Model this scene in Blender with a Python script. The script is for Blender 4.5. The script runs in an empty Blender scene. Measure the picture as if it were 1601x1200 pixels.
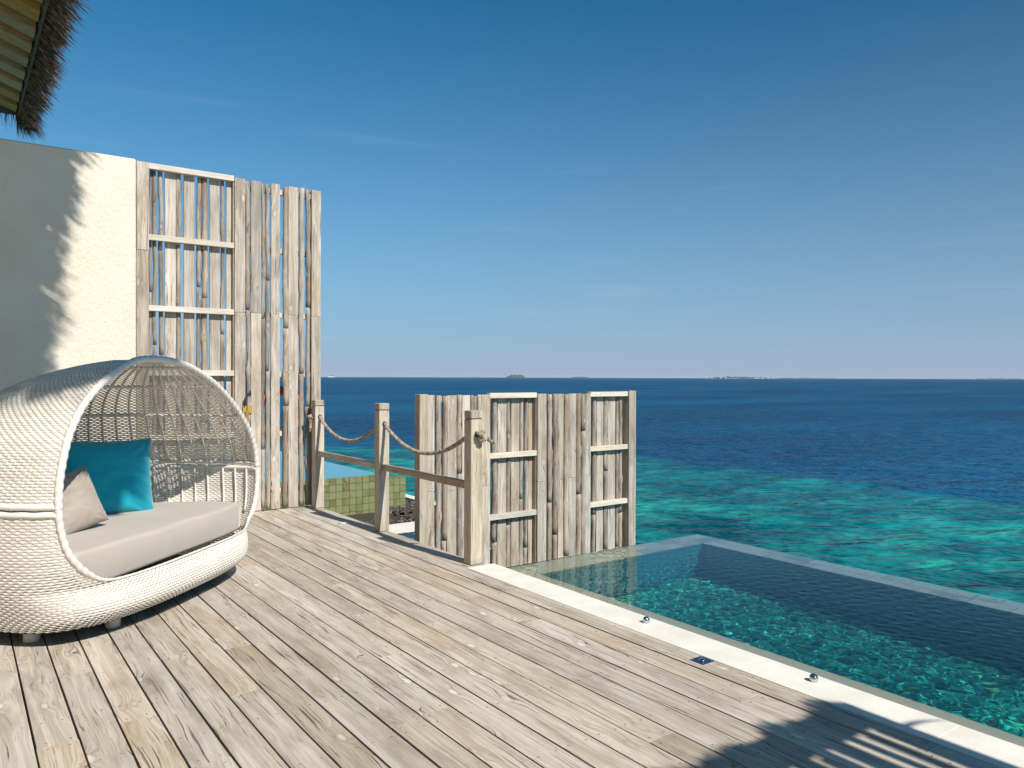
import bpy, bmesh, math, random
from mathutils import Vector, Matrix, noise
R = math.radians
rnd = random.Random(7)
sc = bpy.context.scene

# ------------------------------------------------------------------ camera, sky, sun, exposure
CAM_H = 1.4
cam_d = bpy.data.cameras.new('camera'); cam = bpy.data.objects.new('camera', cam_d)
sc.collection.objects.link(cam); sc.camera = cam
cam_d.sensor_width = 36; cam_d.lens = 27.0; cam_d.clip_start = 0.05; cam_d.clip_end = 90000
cam.matrix_world = (Matrix.Translation((0, 0, CAM_H)) @ Matrix.Rotation(R(-36.1), 4, 'Z')
                    @ Matrix.Rotation(R(90 - 0.5), 4, 'X') @ Matrix.Rotation(R(0.18), 4, 'Z'))
SUN = Vector((0.12, -1.06, 1.0)).normalized()        # direction towards the sun
el = math.asin(SUN.z); az = math.atan2(SUN.x, SUN.y)
sd = bpy.data.lights.new('sun', 'SUN'); sd.energy = 5.0; sd.angle = R(0.5); sd.color = (1.0, 0.95, 0.87)
sun = bpy.data.objects.new('sun', sd); sc.collection.objects.link(sun)
sun.rotation_euler = SUN.to_track_quat('Z', 'Y').to_euler(); sun.location = (0, -10, 20)
sd.cycles.is_caustics_light = True
w = bpy.data.worlds.new('World'); sc.world = w; w.use_nodes = True
wn = w.node_tree; wn.nodes.clear()
sky = wn.nodes.new('ShaderNodeTexSky'); sky.sky_type = 'NISHITA'; sky.sun_disc = False
sky.sun_elevation = el; sky.sun_rotation = az; sky.altitude = 0
sky.air_density = 0.9; sky.dust_density = 0.35; sky.ozone_density = 3.0
bg = wn.nodes.new('ShaderNodeBackground'); bg.inputs[1].default_value = 0.070
wo = wn.nodes.new('ShaderNodeOutputWorld')
# the photograph's deeper, cleaner blue: tint the physical sky, and a blue-grey sea haze low down, all round the horizon
def wnode(t, **k):
    nd = wn.nodes.new(t)
    for a, b in k.items(): setattr(nd, a, b)
    return nd
geo = wnode('ShaderNodeTexCoord'); sep = wnode('ShaderNodeSeparateXYZ'); wn.links.new(geo.outputs['Generated'], sep.inputs[0])
tint = wnode('ShaderNodeMix', data_type='RGBA', blend_type='MULTIPLY'); tint.inputs[0].default_value = 1
wn.links.new(sky.outputs[0], tint.inputs[6]); tint.inputs[7].default_value = (0.13, 1.02, 1.26, 1)
mr = wnode('ShaderNodeMapRange', interpolation_type='LINEAR'); wn.links.new(sep.outputs[2], mr.inputs[0]); mr.inputs[1].default_value = 0.0; mr.inputs[2].default_value = 0.60
mr.inputs[3].default_value = 1; mr.inputs[4].default_value = 0
pw_ = wnode('ShaderNodeMath', operation='POWER'); wn.links.new(mr.outputs[0], pw_.inputs[0]); pw_.inputs[1].default_value = 2.5
cl = wnode('ShaderNodeTexNoise'); mp = wnode('ShaderNodeMapping'); mp.inputs[3].default_value = (2.2, 2.2, 26); wn.links.new(geo.outputs['Generated'], mp.inputs[0])
wn.links.new(mp.outputs[0], cl.inputs['Vector']); cl.inputs['Scale'].default_value = 1.6; cl.inputs['Detail'].default_value = 6; cl.inputs['Distortion'].default_value = 0.4
cr_ = wnode('ShaderNodeMapRange', interpolation_type='SMOOTHSTEP'); wn.links.new(cl.outputs[0], cr_.inputs[0]); cr_.inputs[1].default_value = 0.60; cr_.inputs[2].default_value = 0.82
cr_.inputs[3].default_value = 0; cr_.inputs[4].default_value = 0.34
hz = wnode('ShaderNodeMix', data_type='RGBA'); wn.links.new(pw_.outputs[0], hz.inputs[0]); dt = wnode('ShaderNodeVectorMath', operation='DOT_PRODUCT'); wn.links.new(geo.outputs['Generated'], dt.inputs[0]); dt.inputs[1].default_value = Vector((SUN.x, SUN.y, 0)).normalized()
ab = wnode('ShaderNodeMath', operation='ABSOLUTE'); wn.links.new(dt.outputs['Value'], ab.inputs[0])
pol = wnode('ShaderNodeMath', operation='MULTIPLY_ADD'); wn.links.new(ab.outputs[0], pol.inputs[0]); pol.inputs[1].default_value = 0.42; pol.inputs[2].default_value = 0.70
pm = wnode('ShaderNodeMix', data_type='RGBA', blend_type='MULTIPLY'); pm.inputs[0].default_value = 1; wn.links.new(tint.outputs[2], pm.inputs[6])
pc = wnode('ShaderNodeCombineColor'); [wn.links.new(pol.outputs[0], pc.inputs[i]) for i in range(3)]; wn.links.new(pc.outputs[0], pm.inputs[7])
wn.links.new(pm.outputs[2], hz.inputs[6])
hz.inputs[7].default_value = (4.5, 5.7, 7.7, 1)
wsp = wnode('ShaderNodeMix', data_type='RGBA'); wm = wnode('ShaderNodeMath', operation='MULTIPLY'); wn.links.new(cr_.outputs[0], wm.inputs[0]); wn.links.new(pw_.outputs[0], wm.inputs[1]); wn.links.new(wm.outputs[0], wsp.inputs[0]); wn.links.new(hz.outputs[2], wsp.inputs[6]); wsp.inputs[7].default_value = (7.5, 8.6, 9.6, 1)
wn.links.new(wsp.outputs[2], bg.inputs[0]); wn.links.new(bg.outputs[0], wo.inputs[0])
sc.view_settings.view_transform = 'Standard'; sc.view_settings.look = 'None'
sc.view_settings.gamma = 1; sc.view_settings.exposure = 0.2; sc.view_settings.use_curve_mapping = False
sc.cycles.use_denoising = True
sc.cycles.max_bounces = 10; sc.cycles.transparent_max_bounces = 16

# ------------------------------------------------------------------ object helpers
def link(o, parent=None):
    sc.collection.objects.link(o)
    if parent is not None: o.parent = parent
    return o
def tag(o, label=None, cat=None, group=None, kind=None):
    if label: o['label'] = label
    if cat: o['category'] = cat
    if group: o['group'] = group
    if kind: o['kind'] = kind
    return o
def empty(name, loc=(0, 0, 0), rz=0, **k):
    o = bpy.data.objects.new(name, None); link(o); o.location = loc; o.rotation_euler = (0, 0, rz)
    o.empty_display_size = 0.1
    return tag(o, **k)
class G:
    """collects verts and faces, then links them as one object"""
    def __init__(s): s.v = []; s.f = []
    def add(s, v, f, M=None):
        n = len(s.v)
        s.v += [tuple(M @ Vector(p)) if M else tuple(p) for p in v]
        s.f += [tuple(i + n for i in q) for q in f]
        return s
    def mesh(s, name, mat, smooth=False):
        me = bpy.data.meshes.new(name); me.from_pydata(s.v, [], s.f); me.update()
        if mat: me.materials.append(mat)
        if smooth: me.polygons.foreach_set('use_smooth', [len(q) < 5 for q in s.f])
        return me
    def build(s, name, mat, parent=None, loc=(0, 0, 0), smooth=False, rot=None, **k):
        o = bpy.data.objects.new(name, s.mesh(name, mat, smooth)); link(o, parent); o.location = loc
        if rot: o.rotation_euler = rot
        return tag(o, **k)
def box_vf(sx, sy, sz, c=0.0, cen=(0, 0, 0)):
    """box of full size, chamfered by c"""
    hx, hy, hz = sx / 2, sy / 2, sz / 2; C = Vector(cen)
    if c <= 0:
        v = [(x * hx, y * hy, z * hz) for x in (-1, 1) for y in (-1, 1) for z in (-1, 1)]
        f = [(0, 1, 3, 2), (4, 6, 7, 5), (0, 4, 5, 1), (2, 3, 7, 6), (0, 2, 6, 4), (1, 5, 7, 3)]
        return [tuple(Vector(p) + C) for p in v], f
    v = []; ix = {}
    for x in (-1, 1):
        for y in (-1, 1):
            for z in (-1, 1):
                for a in range(3):
                    p = [x * (hx - c), y * (hy - c), z * (hz - c)]
                    p[a] = (x * hx, y * hy, z * hz)[a]
                    ix[(x, y, z, a)] = len(v); v.append(tuple(Vector(p) + C))
    f = []
    S = (-1, 1)
    for a in range(3):
        b, d = (a + 1) % 3, (a + 2) % 3
        for s in S:
            q = []
            for (p, r) in ((-1, -1), (1, -1), (1, 1), (-1, 1)):
                k = [0, 0, 0]; k[a] = s; k[b] = p; k[d] = r; q.append(ix[(*k, a)])
            f.append(tuple(q if s > 0 else q[::-1]))
        for p in S:                      # edges along axis a
            for r in S:
                k0 = [0, 0, 0]; k0[b] = p; k0[d] = r; k1 = list(k0); k0[a] = -1; k1[a] = 1
                q = [ix[(*k0, b)], ix[(*k1, b)], ix[(*k1, d)], ix[(*k0, d)]]
                f.append(tuple(q if p * r < 0 else q[::-1]))
    for x in S:
        for y in S:
            for z in S:
                q = [ix[(x, y, z, 0)], ix[(x, y, z, 1)], ix[(x, y, z, 2)]]
                f.append(tuple(q if x * y * z > 0 else q[::-1]))
    return v, f
def box(name, mat, lo, hi, parent=None, c=0.0, off=(0, 0, 0), **k):
    """box from corner lo to corner hi, origin at its centre"""
    lo = Vector(lo); hi = Vector(hi); s = hi - lo
    return G().add(*box_vf(abs(s.x), abs(s.y), abs(s.z), c)).build(name, mat, parent, tuple((lo + hi) / 2 - Vector(off)), **k)
def tube_vf(pts, rad, n=8, cap=True):
    pts = [Vector(p) for p in pts]
    if not callable(rad): r0 = rad; rad = lambda i, a: r0
    v = []; f = []
    t0 = (pts[1] - pts[0]).normalized()
    up = Vector((0, 0, 1)) if abs(t0.z) < 0.9 else Vector((1, 0, 0))
    u = t0.cross(up).normalized()
    for i, p in enumerate(pts):
        t = (pts[min(i + 1, len(pts) - 1)] - pts[max(i - 1, 0)]).normalized()
        u = (u - t * u.dot(t)).normalized(); b = t.cross(u)
        for j in range(n):
            a = 2 * math.pi * j / n; r = rad(i, a)
            v.append(tuple(p + u * math.cos(a) * r + b * math.sin(a) * r))
    for i in range(len(pts) - 1):
        for j in range(n):
            f.append((i * n + j, i * n + (j + 1) % n, (i + 1) * n + (j + 1) % n, (i + 1) * n + j))
    if cap:
        f.append(tuple(range(n - 1, -1, -1))); f.append(tuple(range((len(pts) - 1) * n, len(pts) * n)))
    return v, f
def lathe_vf(prof, n=20, cen=(0, 0, 0)):
    v = []; f = []
    for r, z in prof:
        for j in range(n):
            a = 2 * math.pi * j / n; v.append((cen[0] + r * math.cos(a), cen[1] + r * math.sin(a), cen[2] + z))
    for i in range(len(prof) - 1):
        for j in range(n):
            f.append((i * n + j, i * n + (j + 1) % n, (i + 1) * n + (j + 1) % n, (i + 1) * n + j))
    f.append(tuple(range(n - 1, -1, -1))); f.append(tuple(range((len(prof) - 1) * n, len(prof) * n)))
    return v, f
def fit(me):
    me.validate(); return me

# ------------------------------------------------------------------ materials
class NT:
    def __init__(s, name):
        s.m = bpy.data.materials.new(name); s.m.use_nodes = True; s.t = s.m.node_tree; s.t.nodes.clear()
        s.out = s.n('ShaderNodeOutputMaterial')
    def n(s, typ, **k):
        nd = s.t.nodes.new(typ)
        for a, b in k.items(): setattr(nd, a, b)
        return nd
    def l(s, a, b): s.t.links.new(a, b)
    def val(s, x, sock):
        if isinstance(x, (int, float)): sock.default_value = x
        elif isinstance(x, tuple): sock.default_value = x if len(x) == 4 or sock.type == 'VECTOR' else (*x, 1)
        else: s.l(x, sock)
    def math(s, op, a, b=0.0, c=0.0, clamp=False):
        nd = s.n('ShaderNodeMath', operation=op, use_clamp=clamp)
        for i, x in enumerate((a, b, c)): s.val(x, nd.inputs[i])
        return nd.outputs[0]
    def mix(s, f, a, b, mode='MIX'):
        nd = s.n('ShaderNodeMix', data_type='RGBA', blend_type=mode)
        s.val(f, nd.inputs[0]); s.val(a, nd.inputs[6]); s.val(b, nd.inputs[7]); return nd.outputs[2]
    def map(s, v, sc_=(1, 1, 1), loc=(0, 0, 0), rot=(0, 0, 0)):
        nd = s.n('ShaderNodeMapping'); s.l(v, nd.inputs[0])
        nd.inputs[1].default_value = loc; nd.inputs[2].default_value = rot; nd.inputs[3].default_value = sc_
        return nd.outputs[0]
    def noise(s, v, scale=1, detail=3, rough=0.55, dist=0.0):
        nd = s.n('ShaderNodeTexNoise'); s.l(v, nd.inputs['Vector']); nd.inputs['Scale'].default_value = scale
        nd.inputs['Detail'].default_value = detail; nd.inputs['Roughness'].default_value = rough
        nd.inputs['Distortion'].default_value = dist; return nd.outputs[0]
    def ramp(s, f, lo, hi, smooth=True):
        nd = s.n('ShaderNodeMapRange', interpolation_type='SMOOTHSTEP' if smooth else 'LINEAR')
        s.val(f, nd.inputs[0]); nd.inputs[1].default_value = lo; nd.inputs[2].default_value = hi
        return nd.outputs[0]
    def bump(s, h, strength=0.3, dist=0.01, normal=None):
        nd = s.n('ShaderNodeBump'); s.l(h, nd.inputs['Height']); nd.inputs['Strength'].default_value = strength
        nd.inputs['Distance'].default_value = dist
        if normal is not None: s.l(normal, nd.inputs['Normal'])
        return nd.outputs[0]
    def bsdf(s, col, rough=0.6, normal=None, **k):
        b = s.n('ShaderNodeBsdfPrincipled'); s.val(col, b.inputs['Base Color']); s.val(rough, b.inputs['Roughness'])
        if normal is not None: s.l(normal, b.inputs['Normal'])
        for a, x in k.items(): s.val(x, b.inputs[a.replace('_', ' ')])
        s.l(b.outputs[0], s.out.inputs[0]); return b
    def obj(s, spread=37.0):
        """object coordinates shifted by a random amount for every object"""
        c = s.n('ShaderNodeTexCoord').outputs['Object']; r = s.n('ShaderNodeObjectInfo').outputs['Random']
        cm = s.n('ShaderNodeCombineXYZ')
        s.l(s.math('MULTIPLY', r, spread), cm.inputs[0]); s.l(s.math('MULTIPLY', r, spread * 2.3), cm.inputs[1])
        s.l(s.math('MULTIPLY', r, -spread * 1.7), cm.inputs[2])
        ad = s.n('ShaderNodeVectorMath', operation='ADD'); s.l(c, ad.inputs[0]); s.l(cm.outputs[0], ad.inputs[1])
        return ad.outputs[0], r, c
def plain(name, col, rough=0.6, **k):
    t = NT(name); t.bsdf(col, rough, **k); return t.m

def wood(name, axis, pale, mid, dark, stain=(0.34, 0.22, 0.11), stain_amt=0.25, cracks=0.8, contrast=1.0, green=0.0, spots=0.5, tone_v=0.20, sat=0.0):
    t = NT(name); v, r, raw = t.obj()
    # bring the grain to run along 'axis'
    rot = {'Y': (0, 0, 0), 'Z': (R(90), 0, 0), 'X': (0, 0, R(90))}[axis]
    v = t.map(v, rot=rot)
    # knots: voronoi cells stretched along the grain bend the fibres around them
    kv = t.map(v, (8.0, 3.2, 8.0)); vo = t.n('ShaderNodeTexVoronoi'); t.l(kv, vo.inputs[0]); vo.inputs['Scale'].default_value = 1.0
    kd = vo.outputs['Distance']
    knot = t.ramp(kd, 0.16, 0.04); ring = t.ramp(kd, 0.40, 0.08)
    warp = t.noise(t.map(v, (5, 0.9, 5)), 1, 2)
    gv = t.map(v, (46, 0.9, 46))
    addv = t.n('ShaderNodeVectorMath', operation='ADD'); t.l(gv, addv.inputs[0])
    cm = t.n('ShaderNodeCombineXYZ')
    wx = t.math('ADD', t.math('MULTIPLY', warp, 4.5), t.math('MULTIPLY', ring, 1.1))
    t.l(wx, cm.inputs[0]); t.l(cm.outputs[0], addv.inputs[1]); gw = addv.outputs[0]
    g1 = t.noise(gw, 1.0, 5, 0.62)
    g2 = t.noise(gw, 2.7, 3, 0.6)
    blot = t.noise(t.map(v, (9, 2.2, 9)), 1, 4, 0.6)
    blot2 = t.noise(t.map(v, (3, 0.8, 3)), 1, 3, 0.5)
    col = t.mix(t.ramp(g1, 0.34, 0.66), mid, pale)
    g3 = t.noise(gw, 5.5, 2, 0.5)
    col = t.mix(t.math('MULTIPLY', t.math('MULTIPLY', t.ramp(g3, 0.50, 0.36), t.ramp(blot2, 0.35, 0.6)), 0.55), col, dark)
    col = t.mix(t.math('MULTIPLY', t.ramp(blot, 0.42, 0.75), 0.75 * contrast), col, dark)
    col = t.mix(t.math('MULTIPLY', t.ramp(blot2, 0.5, 0.78), stain_amt), col, stain)
    if green: col = t.mix(t.math('MULTIPLY', t.ramp(t.noise(t.map(v, (4, 0.6, 4)), 1, 3), 0.45, 0.7), green), col, (0.22, 0.24, 0.10))
    # fine dark checks along the grain
    cr = t.math('MULTIPLY', t.ramp(g2, 0.41, 0.33), t.ramp(t.noise(t.map(v, (6, 0.7, 6)), 1, 2), 0.38, 0.58))
    crk = t.math('MULTIPLY', cr, cracks)
    col = t.mix(crk, col, tuple(c * 0.30 for c in dark))
    # weathered knots: a pale eye, some of them with a brown ring
    eye = t.math('MULTIPLY', knot, t.ramp(vo.outputs['Color'], 0.45, 0.6))
    col = t.mix(t.math('MULTIPLY', eye, spots), col, tuple(min(1, c * 1.3) for c in pale))
    rr = t.math('MULTIPLY', t.math('MULTIPLY', t.ramp(kd, 0.20, 0.15), t.ramp(kd, 0.09, 0.14)), 0.3)
    col = t.mix(t.math('MULTIPLY', rr, spots), col, tuple(c * 0.6 for c in dark))
    # every board has its own tone
    tone = t.math('MULTIPLY_ADD', r, tone_v, 1.0 - tone_v / 2)
    hs = t.n('ShaderNodeHueSaturation'); t.l(col, hs.inputs['Color']); t.l(tone, hs.inputs['Value'])
    t.l(t.math('MULTIPLY_ADD', t.math('FRACT', t.math('MULTIPLY', r, 17.3)), 0.36, 0.78 + sat), hs.inputs['Saturation'])
    h = t.math('SUBTRACT', t.math('MULTIPLY', g1, 0.5), t.math('MULTIPLY', crk, 1.2))
    nm = t.bump(h, 0.55, 0.004)
    t.bsdf(hs.outputs[0], 0.78, nm, Specular_IOR_Level=0.25)
    return t.m

M = {}
M['deck'] = wood('weathered_deck_timber', 'Y', (0.585, 0.515, 0.435), (0.445, 0.378, 0.305), (0.275, 0.215, 0.16), stain=(0.38, 0.27, 0.16), stain_amt=0.40, cracks=0.95, tone_v=0.24, contrast=0.92, sat=0.03, spots=0.7)
M['plank_v'] = wood('weathered_screen_timber', 'Z', (0.565, 0.50, 0.425), (0.395, 0.335, 0.27), (0.235, 0.185, 0.14), stain=(0.34, 0.22, 0.12), stain_amt=0.42, cracks=0.9, tone_v=0.36)
M['post_v'] = wood('weathered_post_timber', 'Z', (0.56, 0.485, 0.395), (0.42, 0.35, 0.27), (0.27, 0.21, 0.145), stain=(0.33, 0.22, 0.11), stain_amt=0.4, cracks=0.7, green=0.15)
M['rail_x'] = wood('pale_rung_timber', 'X', (0.66, 0.60, 0.51), (0.55, 0.49, 0.40), (0.45, 0.38, 0.29), cracks=0.4, stain_amt=0.15)
M['rail_y'] = wood('weathered_rail_timber', 'Y', (0.50, 0.43, 0.34), (0.37, 0.31, 0.235), (0.26, 0.205, 0.15), cracks=0.7, stain_amt=0.4)
M['stick'] = wood('driftwood_pole_timber', 'Z', (0.46, 0.395, 0.325), (0.30, 0.242, 0.19), (0.16, 0.12, 0.088), stain=(0.16, 0.10, 0.06), stain_amt=0.6, cracks=1.0, spots=1.0, tone_v=0.4)

def m_stucco():
    t = NT('cream_stucco'); c = t.n('ShaderNodeTexCoord').outputs['Object']
    a = t.noise(t.map(c, (1, 1, 0.55)), 38, 5, 0.65); b = t.noise(c, 140, 3, 0.6); d = t.noise(c, 1.2, 4)
    pit = t.ramp(t.noise(t.map(c, (1, 1, 0.5)), 60, 3, 0.6), 0.62, 0.72)
    col = t.mix(t.ramp(d, 0.3, 0.7), (0.70, 0.62, 0.51), (0.76, 0.69, 0.585))
    h = t.math('SUBTRACT', t.math('ADD', t.math('MULTIPLY', a, 1.0), t.math('MULTIPLY', b, 0.25)), t.math('MULTIPLY', pit, 0.12))
    t.bsdf(col, 0.9, t.bump(h, 1.0, 0.012), Specular_IOR_Level=0.15); return t.m
M['stucco'] = m_stucco()
def m_stone():
    t = NT('pale_coping_stone'); v, r, raw = t.obj()
    a = t.noise(v, 6, 5); b = t.noise(v, 90, 3); s = t.ramp(t.noise(v, 30, 4, 0.7), 0.66, 0.72)
    col = t.mix(t.ramp(a, 0.3, 0.7), (0.74, 0.69, 0.59), (0.80, 0.76, 0.68))
    col = t.mix(t.math('MULTIPLY', s, 0.45), col, (0.45, 0.38, 0.28)); col = t.mix(t.math('MULTIPLY', t.ramp(t.noise(v, 2.3, 5, 0.65), 0.52, 0.72), 0.35), col, (0.60, 0.53, 0.42))
    t.bsdf(col, 0.7, t.bump(b, 0.25, 0.002)); return t.m
M['stone'] = m_stone()
M['wet_stone'] = plain('wet_beige_stone', (0.42, 0.39, 0.31), 0.6)
def m_slate(name, a_, b_, c_, rough=0.35, scale=7.0):
    t = NT(name); v, r, raw = t.obj()
    n1 = t.noise(v, scale, 5, 0.6, 0.8); n2 = t.noise(v, scale * 5, 4, 0.65)
    f = t.math('ADD', t.math('MULTIPLY', n1, 0.7), t.math('MULTIPLY', r, 0.45))
    col = t.mix(t.ramp(f, 0.3, 0.62), a_, b_); col = t.mix(t.math('MULTIPLY', t.ramp(n2, 0.56, 0.72), 0.6), col, c_)
    f2 = t.math('FRACT', t.math('MULTIPLY', r, 7.77))
    col = t.mix(t.math('MULTIPLY', t.ramp(f2, 0.80, 0.95), t.ramp(n1, 0.42, 0.6)), col, c_)
    t.bsdf(col, rough, t.bump(n2, 0.3, 0.003)); return t.m
M['ledge'] = m_slate('blue_grey_pool_stone', (0.17, 0.22, 0.245), (0.30, 0.35, 0.36), (0.12, 0.15, 0.175))
M['green_tile'] = m_slate('green_slate_tile', (0.135, 0.135, 0.05), (0.20, 0.225, 0.10), (0.13, 0.08, 0.035), 0.5, 9)
M['grout'] = plain('dark_grout', (0.07, 0.075, 0.05), 0.9)
def m_mosaic():
    t = NT('teal_tile_and_caustics'); c = t.n('ShaderNodeTexCoord').outputs['Object']
    def cells(s):
        vo = t.n('ShaderNodeTexVoronoi'); vo.inputs['Scale'].default_value = s; vo.inputs['Randomness'].default_value = 0.0
        t.l(c, vo.inputs[0]); sp = t.n('ShaderNodeSeparateColor'); t.l(vo.outputs['Color'], sp.inputs[0]); return sp
    a = cells(10.0); b = cells(44.0); n = t.noise(c, 3.0, 4)
    col = t.mix(a.outputs[0], (0.004, 0.29, 0.235), (0.012, 0.46, 0.36))
    col = t.mix(t.math('MULTIPLY', t.ramp(b.outputs[0], 0.35, 0.75), 0.6), col, (0.001, 0.12, 0.115))
    col = t.mix(t.math('MULTIPLY', t.ramp(b.outputs[1], 0.66, 0.90), 0.9), col, (0.05, 0.66, 0.46))  # mosaic cells, their contrast raised to paint in the caustic net's light
    col = t.mix(t.math('MULTIPLY', t.ramp(b.outputs[2], 0.92, 0.97), 0.45), col, (0.25, 0.45, 0.10))
    col = t.mix(t.math('MULTIPLY', t.ramp(b.outputs[2], 0.08, 0.03), 0.5), col, (0.01, 0.14, 0.40))
    t.bsdf(col, 0.4); return t.m
M['mosaic'] = m_mosaic()
M['mosaic_wall'] = m_slate('teal_wall_tile', (0.006, 0.16, 0.22), (0.012, 0.23, 0.29), (0.006, 0.12, 0.18), 0.4, 4)
M['pool_grout'] = plain('pale_pool_grout', (0.25, 0.50, 0.48), 0.8)
def m_water():
    t = NT('clear_pool_water'); g = t.n('ShaderNodeBsdfGlass'); g.inputs['IOR'].default_value = 1.333
    g.inputs['Roughness'].default_value = 0.0; g.inputs['Color'].default_value = (0.93, 0.99, 0.99, 1)
    g.inputs['Color'].default_value = (0.93, 0.99, 0.99, 1)
    t.l(g.outputs[0], t.out.inputs[0]); return t.m
M['water'] = m_water()
def m_sea():
    t = NT('ocean_water'); p = t.n('ShaderNodeNewGeometry').outputs['Position']
    sx = t.n('ShaderNodeSeparateXYZ'); t.l(p, sx.inputs[0]); X, Y = sx.outputs[0], sx.outputs[1]
    m1 = t.math('SUBTRACT', X, 22.8)
    m2 = t.math('SUBTRACT', t.math('ADD', t.math('MULTIPLY', X, 0.6), t.math('MULTIPLY', Y, 0.8)), 36.0)
    d = t.math('SMOOTH_MAX', m1, m2, 3.0)
    wob = t.noise(p, 0.22, 4, 0.6)
    d = t.math('ADD', d, t.math('MULTIPLY', t.math('SUBTRACT', wob, 0.5), 5.0))
    reef = t.ramp(d, 1.4, -1.6)
    pa = t.math('SUBTRACT', t.math('MULTIPLY', X, 0.81), t.math('MULTIPLY', Y, 0.59)); pb = t.math('ADD', t.math('MULTIPLY', X, 0.59), t.math('MULTIPLY', Y, 0.81))
    pc = t.n('ShaderNodeCombineXYZ'); t.l(t.math('MULTIPLY', pa, 0.78), pc.inputs[0]); t.l(pb, pc.inputs[1]); pq = pc.outputs[0]
    n1 = t.noise(pq, 0.45, 5, 0.62, 0.3); n2 = t.noise(pq, 0.14, 3, 0.5); n3 = t.noise(pq, 1.5, 4, 0.65)
    patch = t.math('ADD', t.math('MULTIPLY', n1, 0.6), t.math('ADD', t.math('MULTIPLY', n2, 0.35), t.math('MULTIPLY', n3, 0.34)))
    shal = t.mix(t.ramp(patch, 0.54, 0.66), (0.000, 0.060, 0.080), (0.002, 0.155, 0.160))
    shal = t.mix(t.ramp(patch, 0.64, 0.79), shal, (0.02, 0.40, 0.29))
    # the water over the reef edge passes through a deeper turquoise
    shal = t.mix(t.math('MULTIPLY', t.ramp(d, -11.0, -1.0), 0.8), shal, t.mix(t.ramp(patch, 0.55, 0.80), (0.0, 0.10, 0.14), (0.004, 0.22, 0.24)))
    bigs = t.noise(t.map(p, (0.012, 0.004, 1)), 1, 3); bands = t.noise(t.map(p, (0.02, 0.05, 1), rot=(0, 0, R(35))), 1, 4)
    deep = t.mix(t.ramp(bands, 0.35, 0.7), (0.000, 0.045, 0.120), (0.000, 0.088, 0.19))
    col = t.mix(reef, deep, shal)
    # waves: crests lie across the wind, which blows towards the deck
    ca = t.math('SUBTRACT', t.math('MULTIPLY', X, 0.77), t.math('MULTIPLY', Y, 0.64)); cb = t.math('ADD', t.math('MULTIPLY', X, 0.64), t.math('MULTIPLY', Y, 0.77))
    cw = t.n('ShaderNodeCombineXYZ'); t.l(t.math('MULTIPLY', ca, 0.55), cw.inputs[0]); t.l(cb, cw.inputs[1]); q = cw.outputs[0]
    w1 = t.noise(q, 1.1, 3, 0.55, 0.3); w2 = t.noise(q, 4.2, 2, 0.5, 0.2); w3 = t.noise(q, 0.14, 3, 0.5)
    streak = t.math('MULTIPLY', t.ramp(t.noise(t.map(q, (0.006, 0.035, 1)), 1, 3), 0.56, 0.66), t.ramp(t.noise(q, 0.5, 3, 0.7), 0.40, 0.65))
    col = t.mix(t.math('MULTIPLY', streak, 0.35), col, (0.03, 0.16, 0.27))
    h = t.math('ADD', t.math('MULTIPLY', w3, 1.2), t.math('ADD', t.math('MULTIPLY', w1, 0.62), t.math('MULTIPLY', w2, 0.10)))
    nm = t.bump(h, 1.0, 1.1)
    df = t.n('ShaderNodeBsdfDiffuse'); t.val(col, df.inputs[0]); t.l(nm, df.inputs['Normal'])
    gl = t.n('ShaderNodeBsdfGlossy'); gl.inputs['Roughness'].default_value = 0.16; t.l(nm, gl.inputs['Normal'])
    fr = t.n('ShaderNodeFresnel'); fr.inputs[0].default_value = 1.333; t.l(nm, fr.inputs['Normal'])
    # a rough sea never mirrors fully at the horizon: the wave faces cap its reflectance
    fac = t.math('MINIMUM', t.math('MULTIPLY', fr.outputs[0], 0.62), 0.30)
    ms = t.n('ShaderNodeMixShader'); t.l(fac, ms.inputs[0]); t.l(df.outputs[0], ms.inputs[1]); t.l(gl.outputs[0], ms.inputs[2]); t.l(ms.outputs[0], t.out.inputs[0]); return t.m
M['sea'] = m_sea()
M['sky_water'] = None
def m_still():
    t = NT('still_pale_pool_water'); c = t.n('ShaderNodeTexCoord').outputs['Object']
    t.bsdf((0.10, 0.33, 0.42), 0.06, t.bump(t.noise(c, 9, 3), 0.12, 0.01), IOR=1.333); return t.m
M['still'] = m_still()
def m_fabric(name, col, col2, sc_=420, sheen=0.3, k=0.25):
    t = NT(name); c = t.n('ShaderNodeTexCoord').outputs['Object']
    n = t.noise(c, 3, 4); f = t.noise(c, sc_, 2); wr = t.noise(t.map(c, (1, 1, 1)), 7, 3, 0.5, 0.5)
    cc = t.mix(t.ramp(n, 0.3, 0.7), col, col2)
    h = t.math('ADD', t.math('MULTIPLY', f, 0.12), t.math('MULTIPLY', wr, 1.0))
    t.bsdf(cc, 0.85, t.bump(h, k, 0.012), Sheen_Weight=sheen, Specular_IOR_Level=0.2); return t.m
M['teal'] = m_fabric('teal_cushion_fabric', (0.002, 0.32, 0.43), (0.003, 0.36, 0.47))
M['taupe'] = m_fabric('taupe_cushion_fabric', (0.33, 0.28, 0.235), (0.37, 0.32, 0.27))
M['mattress'] = m_fabric('pale_taupe_mattress_fabric', (0.44, 0.38, 0.325), (0.47, 0.41, 0.355), k=0.2)
def m_wick():
    t = NT('off_white_wicker'); c = t.n('ShaderNodeTexCoord').outputs['Object']
    n = t.noise(t.map(c, (3, 3, 60)), 1, 3, 0.6); d = t.noise(c, 2.2, 4, 0.6)
    col = t.mix(t.ramp(n, 0.35, 0.65), (0.63, 0.575, 0.50), (0.72, 0.675, 0.605)); col = t.mix(t.math('MULTIPLY', t.ramp(d, 0.5, 0.8), 0.35), col, (0.52, 0.455, 0.37))
    t.bsdf(col, 0.58); return t.m
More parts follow.
